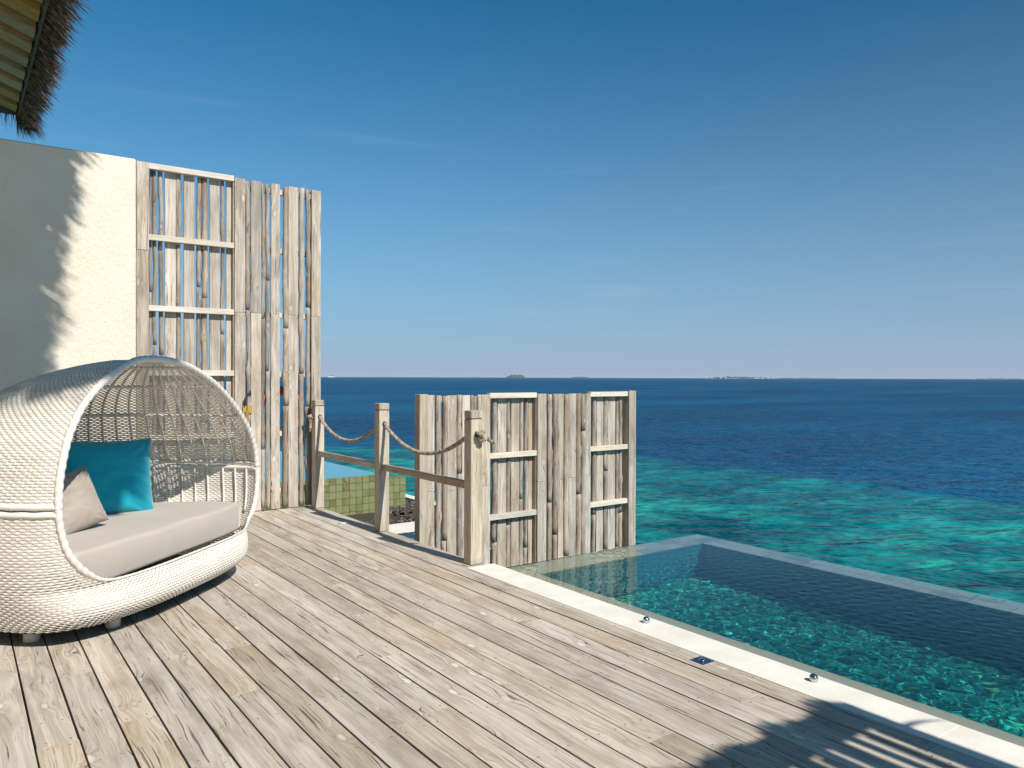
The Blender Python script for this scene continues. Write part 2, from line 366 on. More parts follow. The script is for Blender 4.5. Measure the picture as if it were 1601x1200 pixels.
M['wicker'] = m_wick()
M['wicker_rim'] = plain('off_white_wrapped_rim', (0.70, 0.66, 0.60), 0.55)
M['foot'] = plain('cream_plastic_foot', (0.66, 0.58, 0.48), 0.4)
M['chrome'] = plain('polished_steel', (0.55, 0.57, 0.6), 0.12, Metallic=1.0)
M['bluesteel'] = plain('dark_blue_steel', (0.05, 0.085, 0.16), 0.25, Metallic=0.7)
M['brass'] = plain('worn_brass', (0.62, 0.40, 0.10), 0.4, Metallic=0.55)
M['iron'] = plain('dark_rusty_iron', (0.05, 0.03, 0.02), 0.7)
M['orange'] = plain('orange_life_ring', (0.72, 0.16, 0.06), 0.5)
M['white_pl'] = plain('white_plastic', (0.75, 0.78, 0.78), 0.4)
def m_rope():
    t = NT('weathered_hemp_rope'); c = t.n('ShaderNodeTexCoord').outputs['Object']
    n = t.noise(c, 26, 4, 0.7); f = t.noise(c, 210, 2)
    col = t.mix(t.ramp(n, 0.35, 0.65), (0.20, 0.145, 0.095), (0.48, 0.40, 0.31))
    t.bsdf(col, 0.9, t.bump(f, 0.6, 0.004)); return t.m
M['rope'] = m_rope()
def m_thatch():
    t = NT('dry_brown_thatch'); c = t.n('ShaderNodeTexCoord').outputs['Object']
    n = t.noise(c, 14, 4, 0.7)
    col = t.mix(t.ramp(n, 0.38, 0.68), (0.07, 0.036, 0.018), (0.38, 0.22, 0.12)); t.bsdf(col, 0.8); return t.m
M['thatch'] = m_thatch()
M['soffit'] = wood('tan_soffit_timber', 'X', (0.62, 0.36, 0.13), (0.52, 0.29, 0.10), (0.38, 0.21, 0.075), cracks=0.4, stain_amt=0.2, spots=0.2)
def m_pebble():
    t = NT('dark_pebbles'); v, r, raw = t.obj(); c = t.n('ShaderNodeTexCoord').outputs['Object']
    n = t.noise(c, 14, 3, 0.6)
    t.bsdf(t.mix(t.ramp(n, 0.4, 0.62), (0.028, 0.022, 0.02), (0.13, 0.105, 0.09)), 0.6); return t.m
M['pebble'] = m_pebble()
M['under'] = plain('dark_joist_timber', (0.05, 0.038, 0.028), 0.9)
M['sand'] = plain('pale_beach_sand', (0.55, 0.52, 0.46), 0.9)
M['isle'] = plain('distant_island_green', (0.045, 0.075, 0.06), 0.9)
M['farwall'] = plain('white_far_building', (0.7, 0.7, 0.7), 0.8)

# ------------------------------------------------------------------ sea
SEA = -1.9
g = G(); rings = [0, 20, 60, 200, 800, 3000, 12000]; n = 48
g.v.append((0, 0, 0))
for r_ in rings[1:]:
    for j in range(n): g.v.append((r_ * math.cos(2 * math.pi * j / n), r_ * math.sin(2 * math.pi * j / n), 0))
for j in range(n): g.f.append((0, 1 + j, 1 + (j + 1) % n))
for i in range(len(rings) - 2):
    for j in range(n):
        a = 1 + i * n; b = a + n; g.f.append((a + j, b + j, b + (j + 1) % n, a + (j + 1) % n))
g.build('sea', M['sea'], loc=(0, 0, SEA), kind='structure')

# ------------------------------------------------------------------ far islands
def island(px_ang, dist, width, height, label, sand=0.0, buildings=0, seed=1):
    """low island seen end on: a sand skirt and a rounded tree canopy"""
    a = px_ang; cx, cy = dist * math.sin(a), dist * math.cos(a)
    root = empty('island', (cx, cy, SEA), -a, label=label, cat='island', group='low islands on the horizon')
    L = width / 2; rr = random.Random(seed)
    def hump(k, h0, name, mat, z0=-2):
        gg = G(); nx, ny = 40, 7
        for i in range(nx + 1):
            for j in range(ny + 1):
                x = -1 + 2 * i / nx; y = -1 + 2 * j / ny
                e = max(0, 1 - abs(x) ** 3 - abs(y) ** 2)
                hh = h0 * e ** 0.45 * (0.7 + 0.6 * noise.noise((x * 5 + seed, y * 2, seed)) + 0.25 * noise.noise((x * 22, y * 4, seed + 3)))
                gg.v.append((x * L * k, y * L * 0.35 * k, z0 + (max(0.2, hh) if e > 0 else 0)))
        for i in range(nx):
            for j in range(ny):
                q = i * (ny + 1) + j; gg.f.append((q, q + ny + 1, q + ny + 2, q + 1))
        gg.build(name, mat, root)
    hump(1.15, 3.5 + sand, 'beach', M['sand']); hump(0.95, height, 'tree_canopy', M['isle'])
    for b in range(buildings):
        x = rr.uniform(-0.85, -0.3) * L if b % 2 else rr.uniform(0.1, 0.9) * L
        G().add(*box_vf(rr.uniform(12, 30), 8, rr.uniform(5, 9), 0.3, (0, 0, 3))).build('building', M['farwall'], root, (x, -L * 0.36 * 0.9, 0))
def ang(px): return R(36.1) + math.atan((px - 800) / 1201)
island(ang(806), 5200, 140, 26, 'small dark wooded island hump left of centre on the horizon, just above the timber screen', 1, 0, 2)
island(ang(907), 6500, 150, 14, 'faint thin island strip on the horizon between the wooded hump and the long built-up island', 1, 0, 5)
island(ang(1155), 5600, 470, 17, 'long flat island with pale shoreline and white buildings on the horizon right of centre', 3, 7, 9)
island(ang(1258), 7000, 560, 10, 'very faint low island strip right behind the long built-up island', 1, 0, 12)
island(ang(1560), 7000, 380, 10, 'faint low island strip at the far right end of the horizon', 1, 0, 15)
island(ang(518), 5400, 50, 16, 'tiny island speck on the horizon beside the tall slatted timber screen', 3, 2, 21)
island(ang(745), 7000, 110, 8, 'thinnest island sliver on the horizon left of the dark wooded hump', 1, 0, 25)

# ------------------------------------------------------------------ timber deck
deck = empty('deck', (0, 0, 0), kind='structure')
XG = [0.249 + 0.1452 * k for k in range(-12, 9)] + [1.411 + 0.14918 * k for k in range(1, 12)]   # gaps between the boards
joints = [(0.45, 4.11), (0.60, 3.42), (0.87, 4.10), (1.05, 3.43), (1.95, 5.54), (2.09, 4.87), (1.95, 4.17), (2.74, 5.59), (2.54, 4.88), (2.40, 4.16), (2.74, 3.52), (2.89, 4.93), (1.81, 3.47), (1.64, 2.78), (2.23, 2.06), (2.84, 2.09), (2.66, 3.48), (2.99, 1.40)]
rows = {}
for (x, y) in joints:
    k = min(range(len(XG) - 1), key=lambda i: abs((XG[i] + XG[i + 1]) / 2 - x)); rows.setdefault(k, []).append(y)
Y0, Y1 = -1.2, 7.985
joistY = [Y0 + 0.2 + 0.46 * i for i in range(21)]
screws = G()
def screw(x, y, z):
    n_ = 6
    screws.add([(x + 0.0052 * math.cos(a), y + 0.0052 * math.sin(a), z) for a in [2 * math.pi * i / n_ for i in range(n_)]] + [(x, y, z - 0.003)],
               [(i, (i + 1) % n_, n_) for i in range(n_)])
def lay(x0, x1, ya, yb):
    wd = x1 - x0 - rnd.uniform(0.006, 0.0105); L = yb - ya - 0.0028
    z = rnd.uniform(-0.0015, 0.0015)
    vv, ff = box_vf(wd, L, 0.03, 0)
    cup = rnd.uniform(-0.002, 0.002)
    o = G().add(vv, ff).build('plank', M['deck'], deck, ((x0 + x1) / 2, (ya + yb) / 2, z - 0.015))
    o.rotation_euler = (0, rnd.uniform(-0.008, 0.008), 0)
    for jy in joistY + [ya + 0.03, yb - 0.03]:
        if ya + 0.02 < jy < yb - 0.02:
            for sx_ in (x0 + 0.032, x1 - 0.032): screw(sx_ + rnd.uniform(-.006, .006), jy + rnd.uniform(-.006, .006), z + 0.0012)
for k in range(len(XG) - 1):
    ys = sorted(rows.get(k, []))
    if not ys: ys = [rnd.uniform(0.5, 2.0)]
    while Y1 - ys[-1] > 3.3: ys.append(ys[-1] + rnd.uniform(1.6, 3.0))
    while ys[0] - Y0 > 3.6: ys.insert(0, ys[0] - rnd.uniform(1.8, 3.2))
    e_ = [Y0] + [y for y in ys if y < Y1 - 0.25] + [Y1]
    for a_, b_ in zip(e_, e_[1:]): lay(XG[k], XG[k + 1], a_, b_)
lay(3.052, 3.205, 4.775, 6.4); lay(3.052, 3.205, 6.4, 7.985)
screws.build('screws', plain('dull_screw_heads', (0.20, 0.15, 0.11), 0.6), deck, kind='stuff')
for y in joistY: box('joist', M['under'], (-1.5, y - 0.025, -0.16), (3.04 if y < 4.75 else 3.19, y + 0.025, -0.036), deck)
box('edge_beam', M['rail_y'], (3.165, 4.80, -0.20), (3.20, 7.985, -0.036), deck)
box('deck_underlay', M['under'], (-1.5, -1.2, -0.30), (3.04, 7.985, -0.27), deck)

# ------------------------------------------------------------------ infinity pool
PW = (3.29, 5.47, -3.0, 4.64)     # water sheet
cop = empty('pool_coping', (0, 0, 0), kind='structure')
ys = [4.74, 3.55, 2.35, 1.43, 0.5, -0.7, -1.9, -3.0]
for a_, b_ in zip(ys, ys[1:]):
    box('slab', M['stone'], (3.054, b_ + 0.0006, -0.05), (3.29, a_ - 0.0006, 0.0 + rnd.uniform(-.0005, .0005)), cop, 0.0008)
pool = empty('infinity_pool', (4.38, 0.8, 0), label='infinity pool of teal tiles with blue-grey stone rim beside the timber deck', cat='pool')
OF = (4.38, 0.8, 0)
box('wall', M['mosaic_wall'], (3.054, -3.0, -1.6), (3.27, 4.36, -0.052), pool, off=OF)
bw = box('ledge', M['wet_stone'], (3.272, -3.0, -1.05), (3.425, 4.362, -0.027), pool, off=OF)
box('wall', M['pool_grout'], (5.235, -3.0, -1.6), (5.465, 4.36, -0.066), pool, off=OF)
box('wall', M['pool_grout'], (3.27, 4.375, -1.6), (5.465, 4.635, -0.066), pool, off=OF)
box('wall', M['mosaic_wall'], (3.27, -3.2, -1.6), (5.465, -3.0, 0.0), pool, off=OF)
flo = box('floor', M['mosaic'], (3.426, -3.0, -1.15), (5.233, 4.373, -1.05), pool, off=OF)
# wall tiles 10 cm, on the far wall and the long wall (under water)
def tiles_on(axis, fixed, a0, a1, z1, z0, s, depth, gap):
    gg = G(); a = a0
    while a < a1 - 1e-6:
        z = z1
        while z > z0 + 1e-6:
            zz = max(z0, z - s); aa = min(a1, a + s)
            if axis == 'Y': gg.add(*box_vf(aa - a - gap, depth, z - zz - gap, 0, ((a + aa) / 2, fixed, (z + zz) / 2)))
            else: gg.add(*box_vf(depth, aa - a - gap, z - zz - gap, 0, (fixed, (a + aa) / 2, (z + zz) / 2)))
            z -= s
        a += s
    return gg
MO = Matrix.Translation((-4.38, -0.8, 0))
wt = tiles_on('Y', 4.368, 3.43, 5.22, -0.066, -1.05, 0.096, 0.012, 0.004); wt.v = [tuple(MO @ Vector(p)) for p in wt.v]
w1 = wt.build('wall_tiles', M['mosaic_wall'], pool, kind='stuff')
wt = tiles_on('X', 5.229, -3.0, 4.36, -0.066, -1.05, 0.098, 0.012, 0.003); wt.v = [tuple(MO @ Vector(p)) for p in wt.v]
w2 = wt.build('wall_tiles', M['mosaic_wall'], pool, kind='stuff')
# rim tiles: two staggered rows of stone on each wall head, just under the water film
def rim_row(axis, lo, hi, a0, a1, L):
    a = a0 - rnd.uniform(0, L)
    while a < a1:
        b = a + L * rnd.uniform(0.85, 1.2); p, q = max(a, a0), min(b, a1)
        if q - p > 0.03:
            zt = -0.034 + rnd.uniform(-.002, .002)
            if axis == 'Y': box('tile', M['ledge'], (lo, p + .0015, -0.066), (hi, q - .0015, zt), pool, 0.002, off=OF)
            else: box('tile', M['ledge'] if (p + q) / 2 > 4.62 else M['wet_stone'], (p + .0015, lo, -0.066), (q - .0015, hi, zt), pool, 0.002, off=OF)  # beige stone before the low screen also colours in its reflection
        a = b
rim_row('Y', 5.212, 5.339, -3.0, 4.36, 0.21); rim_row('Y', 5.342, 5.468, -3.0, 4.36, 0.19)
rim_row('X', 4.365, 4.498, 3.30, 5.468, 0.22); rim_row('X', 4.501, 4.637, 3.30, 5.468, 0.20)
box('floor_inlet', M['white_pl'], (4.12, 3.12, -1.05), (4.25, 3.25, -1.035), pool, 0.004, off=OF)
# water surface: a sum of small travelling ripples, true geometry
WAVES = []
wr_ = random.Random(3)
for i in range(40):
    lam = 0.040 * (3.2 ** wr_.random()); th_ = wr_.gauss(R(115), 0.9)
    k_ = 2 * math.pi / lam; WAVES.append((k_ * math.cos(th_), k_ * math.sin(th_), 0.0066 / k_, wr_.uniform(0, 6.28)))
def ripple(x, y):
    return sum(a * math.sin(kx * x + ky * y + p) for kx, ky, a, p in WAVES)
nx, ny = 250, 430; yA, yB = 0.0, PW[3]
import numpy as np
gx = np.linspace(PW[0], PW[1], nx); gy = np.concatenate([np.linspace(PW[2], 0.9, 60)[:-1], np.linspace(0.9, PW[3], ny)])
XX, YY = np.meshgrid(gx, gy, indexing='ij'); ZZ = np.zeros_like(XX)
for kx, ky, a, p in WAVES: ZZ += a * np.sin(kx * XX + ky * YY + p)
ZZ *= 1.0 - 0.65 * np.clip((YY + 0.35 * (4.4 - XX) - 2.9) / 1.6, 0, 1)      # calmer towards the far end
g = G(); g.v = [(float(x), float(y), float(z)) for x, y, z in zip(XX.ravel(), YY.ravel(), ZZ.ravel())]
m_ = len(gy)
g.f = [(i * m_ + j, (i + 1) * m_ + j, (i + 1) * m_ + j + 1, i * m_ + j + 1) for i in range(nx - 1) for j in range(m_ - 1)]
pw = g.build('pool_water', M['water'], loc=(0, 0, -0.018), smooth=True, kind='structure')
pw.cycles.is_caustics_caster = True
for o in pool.children: o.cycles.is_caustics_receiver = True

# ------------------------------------------------------------------ lower terrace, pebbles, neighbouring green tiled plunge pool
box('terrace', M['stone'], (3.22, 6.53, -0.62), (4.92, 8.9, -0.5), kind='structure')
box('kerb', M['stone'], (5.70, 8.6, -0.62), (5.86, 18.0, -0.47), kind='structure')
box('pebble_bed', M['under'], (3.22, 8.902, -0.66), (5.698, 14.0, -0.54), kind='structure')
g = G(); pr = random.Random(5)
for i in range(2600):
    x, y = pr.uniform(4.2, 5.68), pr.uniform(8.93, 12.5)
    if x < 5.02 and y > 9.3 + 0.0: continue
    s = pr.uniform(0.018, 0.04)
    Mx = Matrix.Translation((x, y, -0.535 + pr.uniform(0, 0.03))) @ Matrix.Rotation(pr.uniform(0, 6.3), 4, 'Z') @ Matrix.Rotation(pr.uniform(-.5, .5), 4, 'X') @ Matrix.Diagonal((s * pr.uniform(1, 1.7), s, s * pr.uniform(.5, .9), 1))
    g.add([(1, 0, 0), (-1, 0, 0), (0, 1, 0), (0, -1, 0), (0, 0, 1), (0, 0, -1), (.62, .62, .5), (-.62, .6, .5), (-.6, -.62, .5), (.62, -.6, .5)],
          [(4, 6, 7), (4, 7, 8), (4, 8, 9), (4, 9, 6), (0, 2, 6), (2, 1, 7), (2, 7, 6), (1, 3, 8), (1, 8, 7), (3, 0, 9), (3, 9, 8), (0, 6, 9), (0, 5, 2), (2, 5, 1), (1, 5, 3), (3, 5, 0)], Mx)
g.build('pebbles', M['pebble'], kind='stuff', label='dark grey loose pebbles beside the green tiled plunge pool')
pp = empty('plunge_pool', (4.1, 11.5, 0), label='neighbouring plunge pool clad in green slate tiles, below the rope railing', cat='pool')
OP = (4.1, 11.5, 0)
box('wall', M['grout'], (2.6, 10.052, -0.62), (4.99, 10.25, -0.012), pp, off=OP)
box('wall', M['grout'], (4.79, 10.252, -0.62), (4.99, 15.0, -0.012), pp, off=OP)
box('trough', M['grout'], (4.992, 10.052, -0.62), (5.385, 10.25, -0.085), pp, off=OP)
box('water', M['still'], (2.6, 10.06, -0.03), (4.985, 15.0, 0.0), pp, off=OP)
z = -0.004
for r_ in range(6):
    for c_ in range(18):
        x = 4.998 - 0.1 * c_
        d_ = rnd.uniform(0, 0.004)
        box('tile', M['green_tile'], (x - 0.096, 10.034 - d_, z - 0.1 * r_ - 0.096), (x, 10.051, z - 0.1 * r_), pp, 0.002, off=OP)
    for c_ in range(4):
        x = 5.003 + 0.0965 * c_; d_ = rnd.uniform(0, 0.004)
        box('tile', M['green_tile'], (x, 10.034 - d_, z - 0.08 - 0.1 * r_ - 0.096), (x + 0.0925, 10.051, z - 0.08 - 0.1 * r_), pp, 0.002, off=OP)
for c_ in range(4): box('tile', M['green_tile'], (5.003 + 0.0965 * c_, 10.036, -0.0835), (5.0955 + 0.0965 * c_, 10.25, -0.072), pp, 0.002, off=OP)

# ------------------------------------------------------------------ stucco wall
box('stucco_wall', M['stucco'], (-6.0, 7.985, -0.3), (1.414, 8.19, 3.455), c=0.012, label='cream stucco wall behind the wicker daybed, shaded by the thatched eave', cat='wall')

M['villa_floor'] = plain('sandstone_floor', (0.50, 0.43, 0.33), 0.8)
box('courtyard_floor', M['villa_floor'], (-9.0, 8.2, -0.3), (1.40, 15.5, -0.02), kind='structure')
box('villa_floor', M['villa_floor'], (-9.0, -8.0, -0.3), (-1.51, 7.98, -0.012), kind='structure')
box('rear_terrace', M['villa_floor'], (-1.50, -8.0, -0.3), (3.05, -1.21, -0.012), kind='structure')
box('villa_wall', M['stucco'], (-4.2, -8.0, -0.01), (-4.0, 7.97, 4.6), kind='structure')

# ------------------------------------------------------------------ slatted timber screens
def stick(parent, x0, x1, y, za, zb, off, seed):
    rr = random.Random(seed); xc = (x0 + x1) / 2; r0 = (x1 - x0) / 2 * 1.04 + 0.001
    n_ = max(5, int((zb - za) / 0.075)); pts = []; rads = []
    kn = [rr.uniform(0.15, 0.85) for _ in range(max(1, int((zb - za) / 0.28)))]
    for i in range(n_ + 1):
        t = i / n_; z_ = za + (zb - za) * t
        pts.append((xc + 0.007 * noise.noise((z_ * 2.2, seed, 0)) * 2 + (rr.uniform(-.0015, .0015)), y + 0.005 * noise.noise((z_ * 3, seed, 5)), z_))
        rads.append(r0 * (1 + 0.16 * noise.noise((z_ * 9, seed, 9)) + sum(0.26 * math.exp(-((t - q) * (zb - za) / 0.028) ** 2) for q in kn)))
    pts = [(a - off[0], b - off[1], c_ - off[2]) for a, b, c_ in pts]
    ph = [rr.uniform(0, 6.3) for _ in range(n_ + 1)]
    G().add(*tube_vf(pts, lambda i, a: rads[i] * (1 + 0.10 * math.sin(a * 2 + ph[0]) + 0.06 * math.sin(a * 3 + ph[i])), 8)).build('pole', M['stick'], parent, smooth=True)
def slat(parent, x0, x1, y0, y1, za, zb, off, mat='plank_v'):
    o = box('slat', M[mat], (x0, y0, za), (x1, y1, zb), parent, 0.0025, off=off)
    o.rotation_euler = (0, rnd.uniform(-0.0022, 0.0022), rnd.uniform(-0.012, 0.012)); return o
def screen(root, off, layout, yf, z0, z1, rungs, joint_z, seedbase):
    """layout: list of (kind, x0, x1, recessed). Poles and slats are nailed to rungs; recessed bays have their rungs in front"""
    for q, (k, x0, x1, rec) in enumerate(layout):
        y = yf + (0.075 if rec else 0.0)
        rr = random.Random(seedbase + q)
        if k == 'p':
            cuts = [z0] + ([] if rec or rr.random() < 0.15 else [joint_z + rr.choice([0, 0, 0.0, -0.01])]) + [z1 - rr.uniform(0.0, 0.012)]
            for a, b in zip(cuts, cuts[1:]): slat(root, x0, x1, y, y + 0.022, a + (0.002 if a > z0 else 0), b, off)
        else:
            cuts = [z0 + rr.uniform(0, .03)]
            z_ = z0 + rr.uniform(0.5, 1.5)
            while z_ < z1 - 0.4: cuts.append(z_); z_ += rr.uniform(0.8, 1.8)
            cuts.append(z1 - rr.uniform(0.002, 0.02))
            for a, b in zip(cuts, cuts[1:]):
                sh = rr.uniform(-0.006, 0.006)
                stick(root, x0 + sh, x1 + sh, y + 0.014, a + 0.004, b - 0.004, off, seedbase * 13 + q * 7 + int(a * 10))
def nails(root, off, layout, yf, zs):
    gg = G()
    for k, x0, x1, rec in layout:
        if rec: continue
        for z_ in zs:
            for x in ((x0 + 0.018, x1 - 0.018) if k == 'p' else ((x0 + x1) / 2,)):
                xx, zz = x + rnd.uniform(-.004, .004), z_ + rnd.uniform(-.008, .008)
                yy = yf - 0.0015 - (0.008 if k == 's' else 0)
                gg.add([(xx + .0035 * math.cos(a) - off[0], yy - off[1], zz + .0035 * math.sin(a) - off[2]) for a in [i * 1.0472 for i in range(6)]], [tuple(range(6))])
    gg.build('nails', M['iron'], root, kind='stuff')
P_, S_ = 'p', 's'
OA = (2.33, 8.0, 0)
ta = empty('slatted_screen', OA, label='tall weathered screen of planks and driftwood poles beside the stucco wall, rising from the deck', cat='screen')
bayB = [(S_, 1.548, 1.568), (S_, 1.575, 1.611), (S_, 1.633, 1.672), (P_, 1.686, 1.786), (S_, 1.794, 1.838), (P_, 1.861, 1.959), (S_, 1.982, 2.016), (S_, 2.033, 2.085), (P_, 2.105, 2.207), (S_, 2.215, 2.252), (P_, 2.268, 2.318)]
bayC = [(P_, 2.332, 2.438), (S_, 2.446, 2.491), (P_, 2.498, 2.602), (S_, 2.607, 2.64), (S_, 2.652, 2.694), (P_, 2.706, 2.799), (S_, 2.834, 2.886), (P_, 2.891, 2.996), (S_, 3.01, 3.058), (S_, 3.084, 3.129), (P_, 3.147, 3.252)]
lay_ = [(k, a, b, True) for k, a, b in bayB] + [(k, a, b, False) for k, a, b in bayC]
screen(ta, OA, lay_, 8.0, 0.002, 3.43, None, 2.055, 40)
o = slat(ta, 1.418, 1.524, 7.985, 8.007, 0.0, 2.6, OA); o = slat(ta, 1.418, 1.524, 7.985, 8.007, 2.603, 3.44, OA)
box('post', M['post_v'], (1.43, 8.01, 0), (1.52, 8.10, 3.42), ta, 0.003, off=OA)
box('post', M['post_v'], (2.322, 8.024, 0), (2.412, 8.12, 3.40), ta, 0.003, off=OA)
box('post', M['post_v'], (3.155, 8.024, 0), (3.245, 8.12, 3.41), ta, 0.003, off=OA)
for z_ in (3.418, 2.735, 2.055, 1.432, 0.80, 0.2):
    top = z_ > 3.4
    box('rung', M['rail_x'], (1.526, 8.012, z_ - 0.028), (2.33 if top else 2.330, 8.073, z_ + 0.028), ta, 0.003, off=OA)
    if not top or True:
        box('back_rail', M['rail_x'], (2.414, 8.033, z_ - 0.035 - (0.06 if top else 0)), (3.153, 8.083, z_ + 0.02 - (0.06 if top else 0)), ta, 0.003, off=OA)
nails(ta, OA, lay_, 8.0, (3.38, 2.735, 2.085, 2.03, 1.432, 0.80))
# dark inner cheek of the recessed bay is the side of the proud bay's post
OB = (5.0, 6.4, -0.5)
tb = empty('slatted_screen', OB, label='low weathered plank and pole screen standing beyond the rope railing at the pool end', cat='screen')
A2 = [(P_, 3.675, 3.748), (S_, 3.765, 3.823), (S_, 3.834, 3.888), (P_, 3.892, 3.998), (S_, 4.004, 4.058), (P_, 4.064, 4.157), (S_, 4.166, 4.2), (S_, 4.204, 4.239), (S_, 4.243, 4.283), (P_, 4.292, 4.397)]
B2 = [(S_, 4.478, 4.535), (P_, 4.542, 4.652), (S_, 4.659, 4.706), (P_, 4.714, 4.821), (S_, 4.826, 4.871), (S_, 4.889, 4.933), (P_, 4.94, 4.992)]
C2 = [(P_, 5.007, 5.129), (S_, 5.147, 5.208), (S_, 5.221, 5.28), (P_, 5.288, 5.363), (S_, 5.369, 5.442), (P_, 5.445, 5.542), (S_, 5.547, 5.617), (S_, 5.623, 5.673), (P_, 5.676, 5.759)]
D2 = [(S_, 5.849, 5.901), (P_, 5.913, 6.016), (S_, 6.031, 6.085), (P_, 6.091, 6.206), (S_, 6.218, 6.252), (S_, 6.258, 6.315)]
lay2 = [(k, a, b, k2) for L_, k2 in ((A2, False), (B2, True), (C2, False), (D2, True)) for k, a, b in L_]
screen(tb, OB, lay2, 6.4, -1.25, 1.232, None, 0.30, 90)
for a, b in ((3.58, 3.672), (5.759, 5.843)):
    pass
box('post', M['post_v'], (3.58, 6.39, -1.4), (3.672, 6.49, 1.235), tb, 0.003, off=OB)
box('post', M['post_v'], (4.30, 6.424, -1.4), (4.395, 6.52, 1.21), tb, 0.003, off=OB)
box('post', M['post_v'], (5.0, 6.424, -1.4), (5.09, 6.52, 1.215), tb, 0.003, off=OB)
box('post', M['post_v'], (5.665, 6.424, -1.4), (5.757, 6.52, 1.215), tb, 0.003, off=OB)
slat(tb, 6.346, 6.458, 6.392, 6.414, -1.4, 1.248, OB)
box('post', M['post_v'], (6.350, 6.416, -1.4), (6.452, 6.51, 1.240), tb, 0.003, off=OB)
for z_ in (1.212, 0.598, -0.030, -0.66):
    for a, b in ((4.400, 5.004), (5.762, 6.343)):
        box('rung', M['rail_x'], (a, 6.410, z_ - 0.027), (b, 6.472, z_ + 0.027), tb, 0.003, off=OB)
    for a, b in ((3.675, 4.297), (5.093, 5.662)):
        box('back_rail', M['rail_x'], (a, 6.434, z_ - 0.06), (b, 6.48, z_ - 0.005), tb, 0.003, off=OB)
nails(tb, OB, lay2, 6.4, (1.19, 0.60, 0.33, 0.27, -0.03))

# latch on the tall screen and life ring behind it
lt = empty('gate_latch', (2.455, 7.99, 1.0), label='brass latch with dark iron hook fixed on the tall slatted screen above the daybed rim', cat='latch')
OL = (2.455, 7.99, 1.0)
box('brass_plate', M['brass'], (2.405, 7.972, 1.00), (2.445, 7.998, 1.10), lt, 0.003, off=OL)
box('brass_plate', M['brass'], (2.450, 7.968, 1.02), (2.500, 7.994, 1.105), lt, 0.003, off=OL)
box('bolt', plain('aged_brass', (0.42, 0.24, 0.07), 0.45, Metallic=0.5), (2.425, 7.955, 0.955), (2.462, 7.970, 1.045), lt, 0.004, off=OL)
G().add(*tube_vf([(-.035, -.03, .10), (-.035, -.035, .17), (-.01, -.04, .22), (.02, -.035, .25), (.03, -.02, .21)], 0.009, 7)).build('hook', M['iron'], lt, smooth=True)
lr = empty('life_ring', (2.86, 8.20, 1.02), label='orange life ring hanging behind the tall slatted screen, glimpsed through a gap', cat='life ring')
G().add(*tube_vf([(0.23 * math.cos(a), 0, 0.23 * math.sin(a)) for a in [i * math.pi / 16 for i in range(33)]], 0.05, 10, False)).build('ring', M['orange'], lr, smooth=True)
for a in (0.4, 1.97, 3.54, 5.11):
    G().add(*tube_vf([((0.23) * math.cos(a + b), 0, 0.23 * math.sin(a + b)) for b in (-.12, 0, .12)], 0.053, 10, False)).build('band', M['white_pl'], lr, smooth=True)

# ------------------------------------------------------------------ railing with ropes
PX = 3.16; PYs = (4.825, 6.34, 7.85)
rl = empty('rope_railing', (PX, 6.34, 0), label='timber post and rail railing along the deck edge between the two slatted screens', cat='railing')
OR = (PX, 6.34, 0)
for i, y in enumerate(PYs):
    zt = (1.085, 1.095, 1.085)[i]
    p = box('post', M['post_v'], (PX - 0.05, y - 0.05, 0.002), (PX + 0.05, y + 0.05, zt), rl, 0.004, off=OR)
    q = box('neck', M['under'], (PX - 0.045, y - 0.045, zt - 0.001), (PX + 0.045, y + 0.045, zt + 0.006), rl, off=OR)
    c_ = box('post_cap', M['post_v'], (PX - 0.05, y - 0.05, zt + 0.006), (PX + 0.05, y + 0.05, zt + 0.066), rl, 0.005, off=OR)
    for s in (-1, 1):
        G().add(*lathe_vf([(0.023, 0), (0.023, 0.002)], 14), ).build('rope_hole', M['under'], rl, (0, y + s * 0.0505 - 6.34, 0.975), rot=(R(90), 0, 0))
for ya, yb in zip(PYs, PYs[1:]):
    box('rail', M['rail_y'], (PX - 0.022, ya + 0.051, 0.555), (PX + 0.022, yb - 0.051, 0.61), rl, 0.003, off=OR)
def rope_strands(pts, R0=0.0105, rs=0.0085, pitch=0.075, name='rope', parent=None, off=(0, 0, 0)):
    pts = [Vector(p) - Vector(off) for p in pts]; gg = G()
    s = [0]
    for a, b in zip(pts, pts[1:]): s.append(s[-1] + (b - a).length)
    t0 = (pts[1] - pts[0]).normalized(); u = t0.orthogonal().normalized(); fr = []
    for i, p in enumerate(pts):
        t = (pts[min(i + 1, len(pts) - 1)] - pts[max(i - 1, 0)]).normalized(); u = (u - t * u.dot(t)).normalized(); fr.append((u.copy(), t.cross(u)))
    for k in range(3):
        q = [p + fr[i][0] * R0 * math.cos(2 * math.pi * s[i] / pitch + k * 2.094) + fr[i][1] * R0 * math.sin(2 * math.pi * s[i] / pitch + k * 2.094) for i, p in enumerate(pts)]
        gg.add(*tube_vf(q, rs, 6))
    return gg.build(name, M['rope'], parent, smooth=True)
rp = empty('rope', (PX, 6.34, 0.975), label='thick hemp rope sagging between the three railing posts, knotted at both ends', cat='rope')
OO = (PX, 6.34, 0.975)
def sag(ya, yb, z, dip, n_=90):
    out = []
    for i in range(n_ + 1):
        t = i / n_; out.append((PX + 0.004 * math.sin(t * 7), ya + (yb - ya) * t, z - dip * (1 - (2 * t - 1) ** 2)))
    return out
for ya, yb in zip(PYs, PYs[1:]): rope_strands(sag(ya + 0.045, yb - 0.045, 0.975, 0.205), name='rope_span', parent=rp, off=OO)
